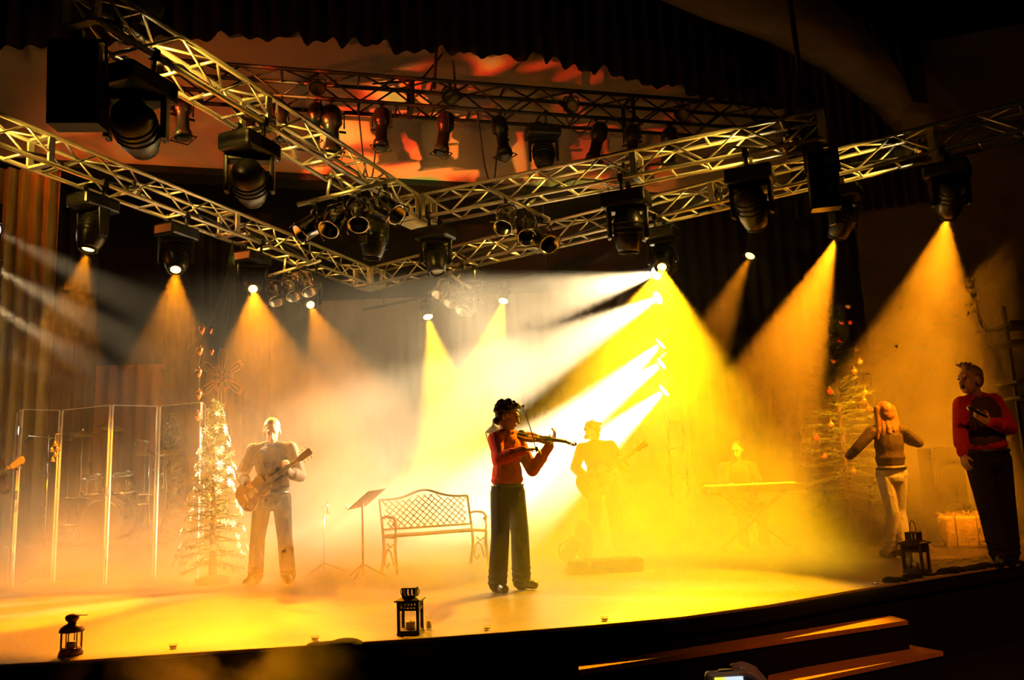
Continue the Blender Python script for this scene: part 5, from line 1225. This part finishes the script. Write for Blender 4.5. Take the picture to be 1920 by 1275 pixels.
obj('dome', MB().lathe([(.078, .150), (.080, .158), (.070, .178), (.045, .196), (.028, .202), (.026, .216), (0, .216)], 20), K['lantern_brass'], rl)
obj('cap', MB().lathe([(0, .212), (.026, .214), (.040, .226), (.046, .242), (.038, .258), (.015, .266), (0, .267)], 18), K['lantern_brass'], rl)
obj('handle', MB().tube([(.02, 0, .252), (.05, 0, .256), (.085, .01, .252), (.10, .01, .256)], .003, 5), K['lantern_brass'], rl)
cd = obj('candle', MB().lathe([(0, .046), (.030, .046), (.031, .085), (0, .086)], 14), K['wax'], rl)
for px, py, lab in [(320, 1218, 'between the round lantern and the middle lantern'), (588, 1203, 'left of the middle lantern, on the edge strip'), (913, 1183, 'right of the middle lantern'), (1646, 1097, 'left of the raised-handle lantern'), (1850, 1063, 'at the feet of the singer with the vest'),
                    (1135, 1166, 'alone on the edge in front of the open case')]:
    t = thing('candle_cup', 'tiny clear glass candle cup ' + lab, 'candle holder', P(px, py, z=0) + V((0, .04, 0)), None, 'glass candle cups on the stage edge')
    obj('cup', MB().lathe([(0, 0), (.020, 0), (.028, .012), (.030, .030), (.027, .030), (.024, .010), (0, .006)], 14), K['clear'], t); obj('candle', MB().lathe([(0, .007), (.021, .008), (.022, .020), (0, .021)], 12), K['wax'], t)
wc = thing('pillar_candle', 'pale pillar candle glass standing just behind the middle lantern', 'candle holder', P(801, 1186, z=0) + V((0, .12, 0)))
obj('cup', MB().lathe([(0, 0), (.022, 0), (.026, .10), (.023, .10), (.020, .008), (0, .008)], 14), K['clear'], wc); obj('candle', MB().lathe([(0, .009), (.018, .009), (.018, .06), (0, .062)], 12), K['wax'], wc)
# black cloth lumps over the edge
def lump(pts, h, label, seed):
    rr = random.Random(seed); p0 = V(pts[0]); prims = []
    for a, b in zip(pts[:-1], pts[1:]):
        for k in range(5):
            q = V(a).lerp(V(b), k / 5) - p0; prims.append(('e', q + V((0, rr.uniform(-.02, .03), rr.uniform(-.03, .012))), (rr.uniform(.07, .12), rr.uniform(.07, .10), h * rr.uniform(.7, 1.2))))
    obj('cloth_bunch', fuse('cloth_bunch', prims, .012, K['black'], 4), M=TR(p0), label=label, cat='cloth', group='black cloth on the stage edge')
lump([P(1672, 1092, z=0), P(1740, 1079, z=0), P(1830, 1066, z=0), P(1925, 1054, z=0)], .035, 'bunched black cloth on the edge under the raised-handle lantern', 2)
lump([P(596, 1207, z=0), P(640, 1206, z=0), P(668, 1203, z=0)], .018, 'small bunch of black cloth on the edge left of the middle lantern', 3)

# ------------------------------------------------------------------ spectator's compact camera at the bottom of the frame
cc = P(1366, 1284, y=1.9)
ck = thing('compact_camera', 'silver compact camera with lit screen held up at the bottom of the frame', 'camera', cc, Matrix.Rotation(.05, 3, 'Z'))
obj('shell', MB().box((0, 0, 0), (.100, .024, .060)), K['camera_silver'], ck, bevel=.008)
obj('screen', MB().box((-.002, -.0128, -.004), (.062, .002, .046)), K['screen'], ck)
obj('shutter_button', MB().cyl((.03, 0, .03), (.03, 0, .034), .006, n=12), K['camera_silver'], ck); obj('flash_shoe', MB().box((-.005, 0, .031), (.030, .014, .003)), K['blackplastic'], ck)
obj('lens', MB().cyl((0, .012, 0), (0, .035, 0), .022, n=16), K['blackplastic'], ck)
wr_ = V((.100, -.05, -.10)); hp_ = hand_prims(V((.105, .0, -.085)), V((-.30, .1, 1)), V((-.9, .25, 0)), .55, -1, .95) + [('c', V((.105, 0, -.085)), V((.18, -.06, -.32)), .028, .038)]
pr_ = thing('person', 'dark sleeve and hand of a spectator gripping the compact camera', 'person', cc)
obj('body', fuse('body', hp_, .005, K['skin'], 2, .6), parent=pr_)
obj('sleeve', fuse('sleeve', [('c', V((.115, -.01, -.115)), V((.19, -.07, -.36)), .036, .050), ('c', V((.19, -.07, -.36)), V((.34, -.20, -.55)), .052, .065), ('c', V((.34, -.20, -.55)), V((.36, -.40, -.40)), .075, .085), ('e', V((.16, -.52, -.62)), (.22, .13, .36)), ('e', V((.16, -.55, -.05)), (.085, .10, .12))], .01, K['trousers'], 3, .6), parent=pr_)
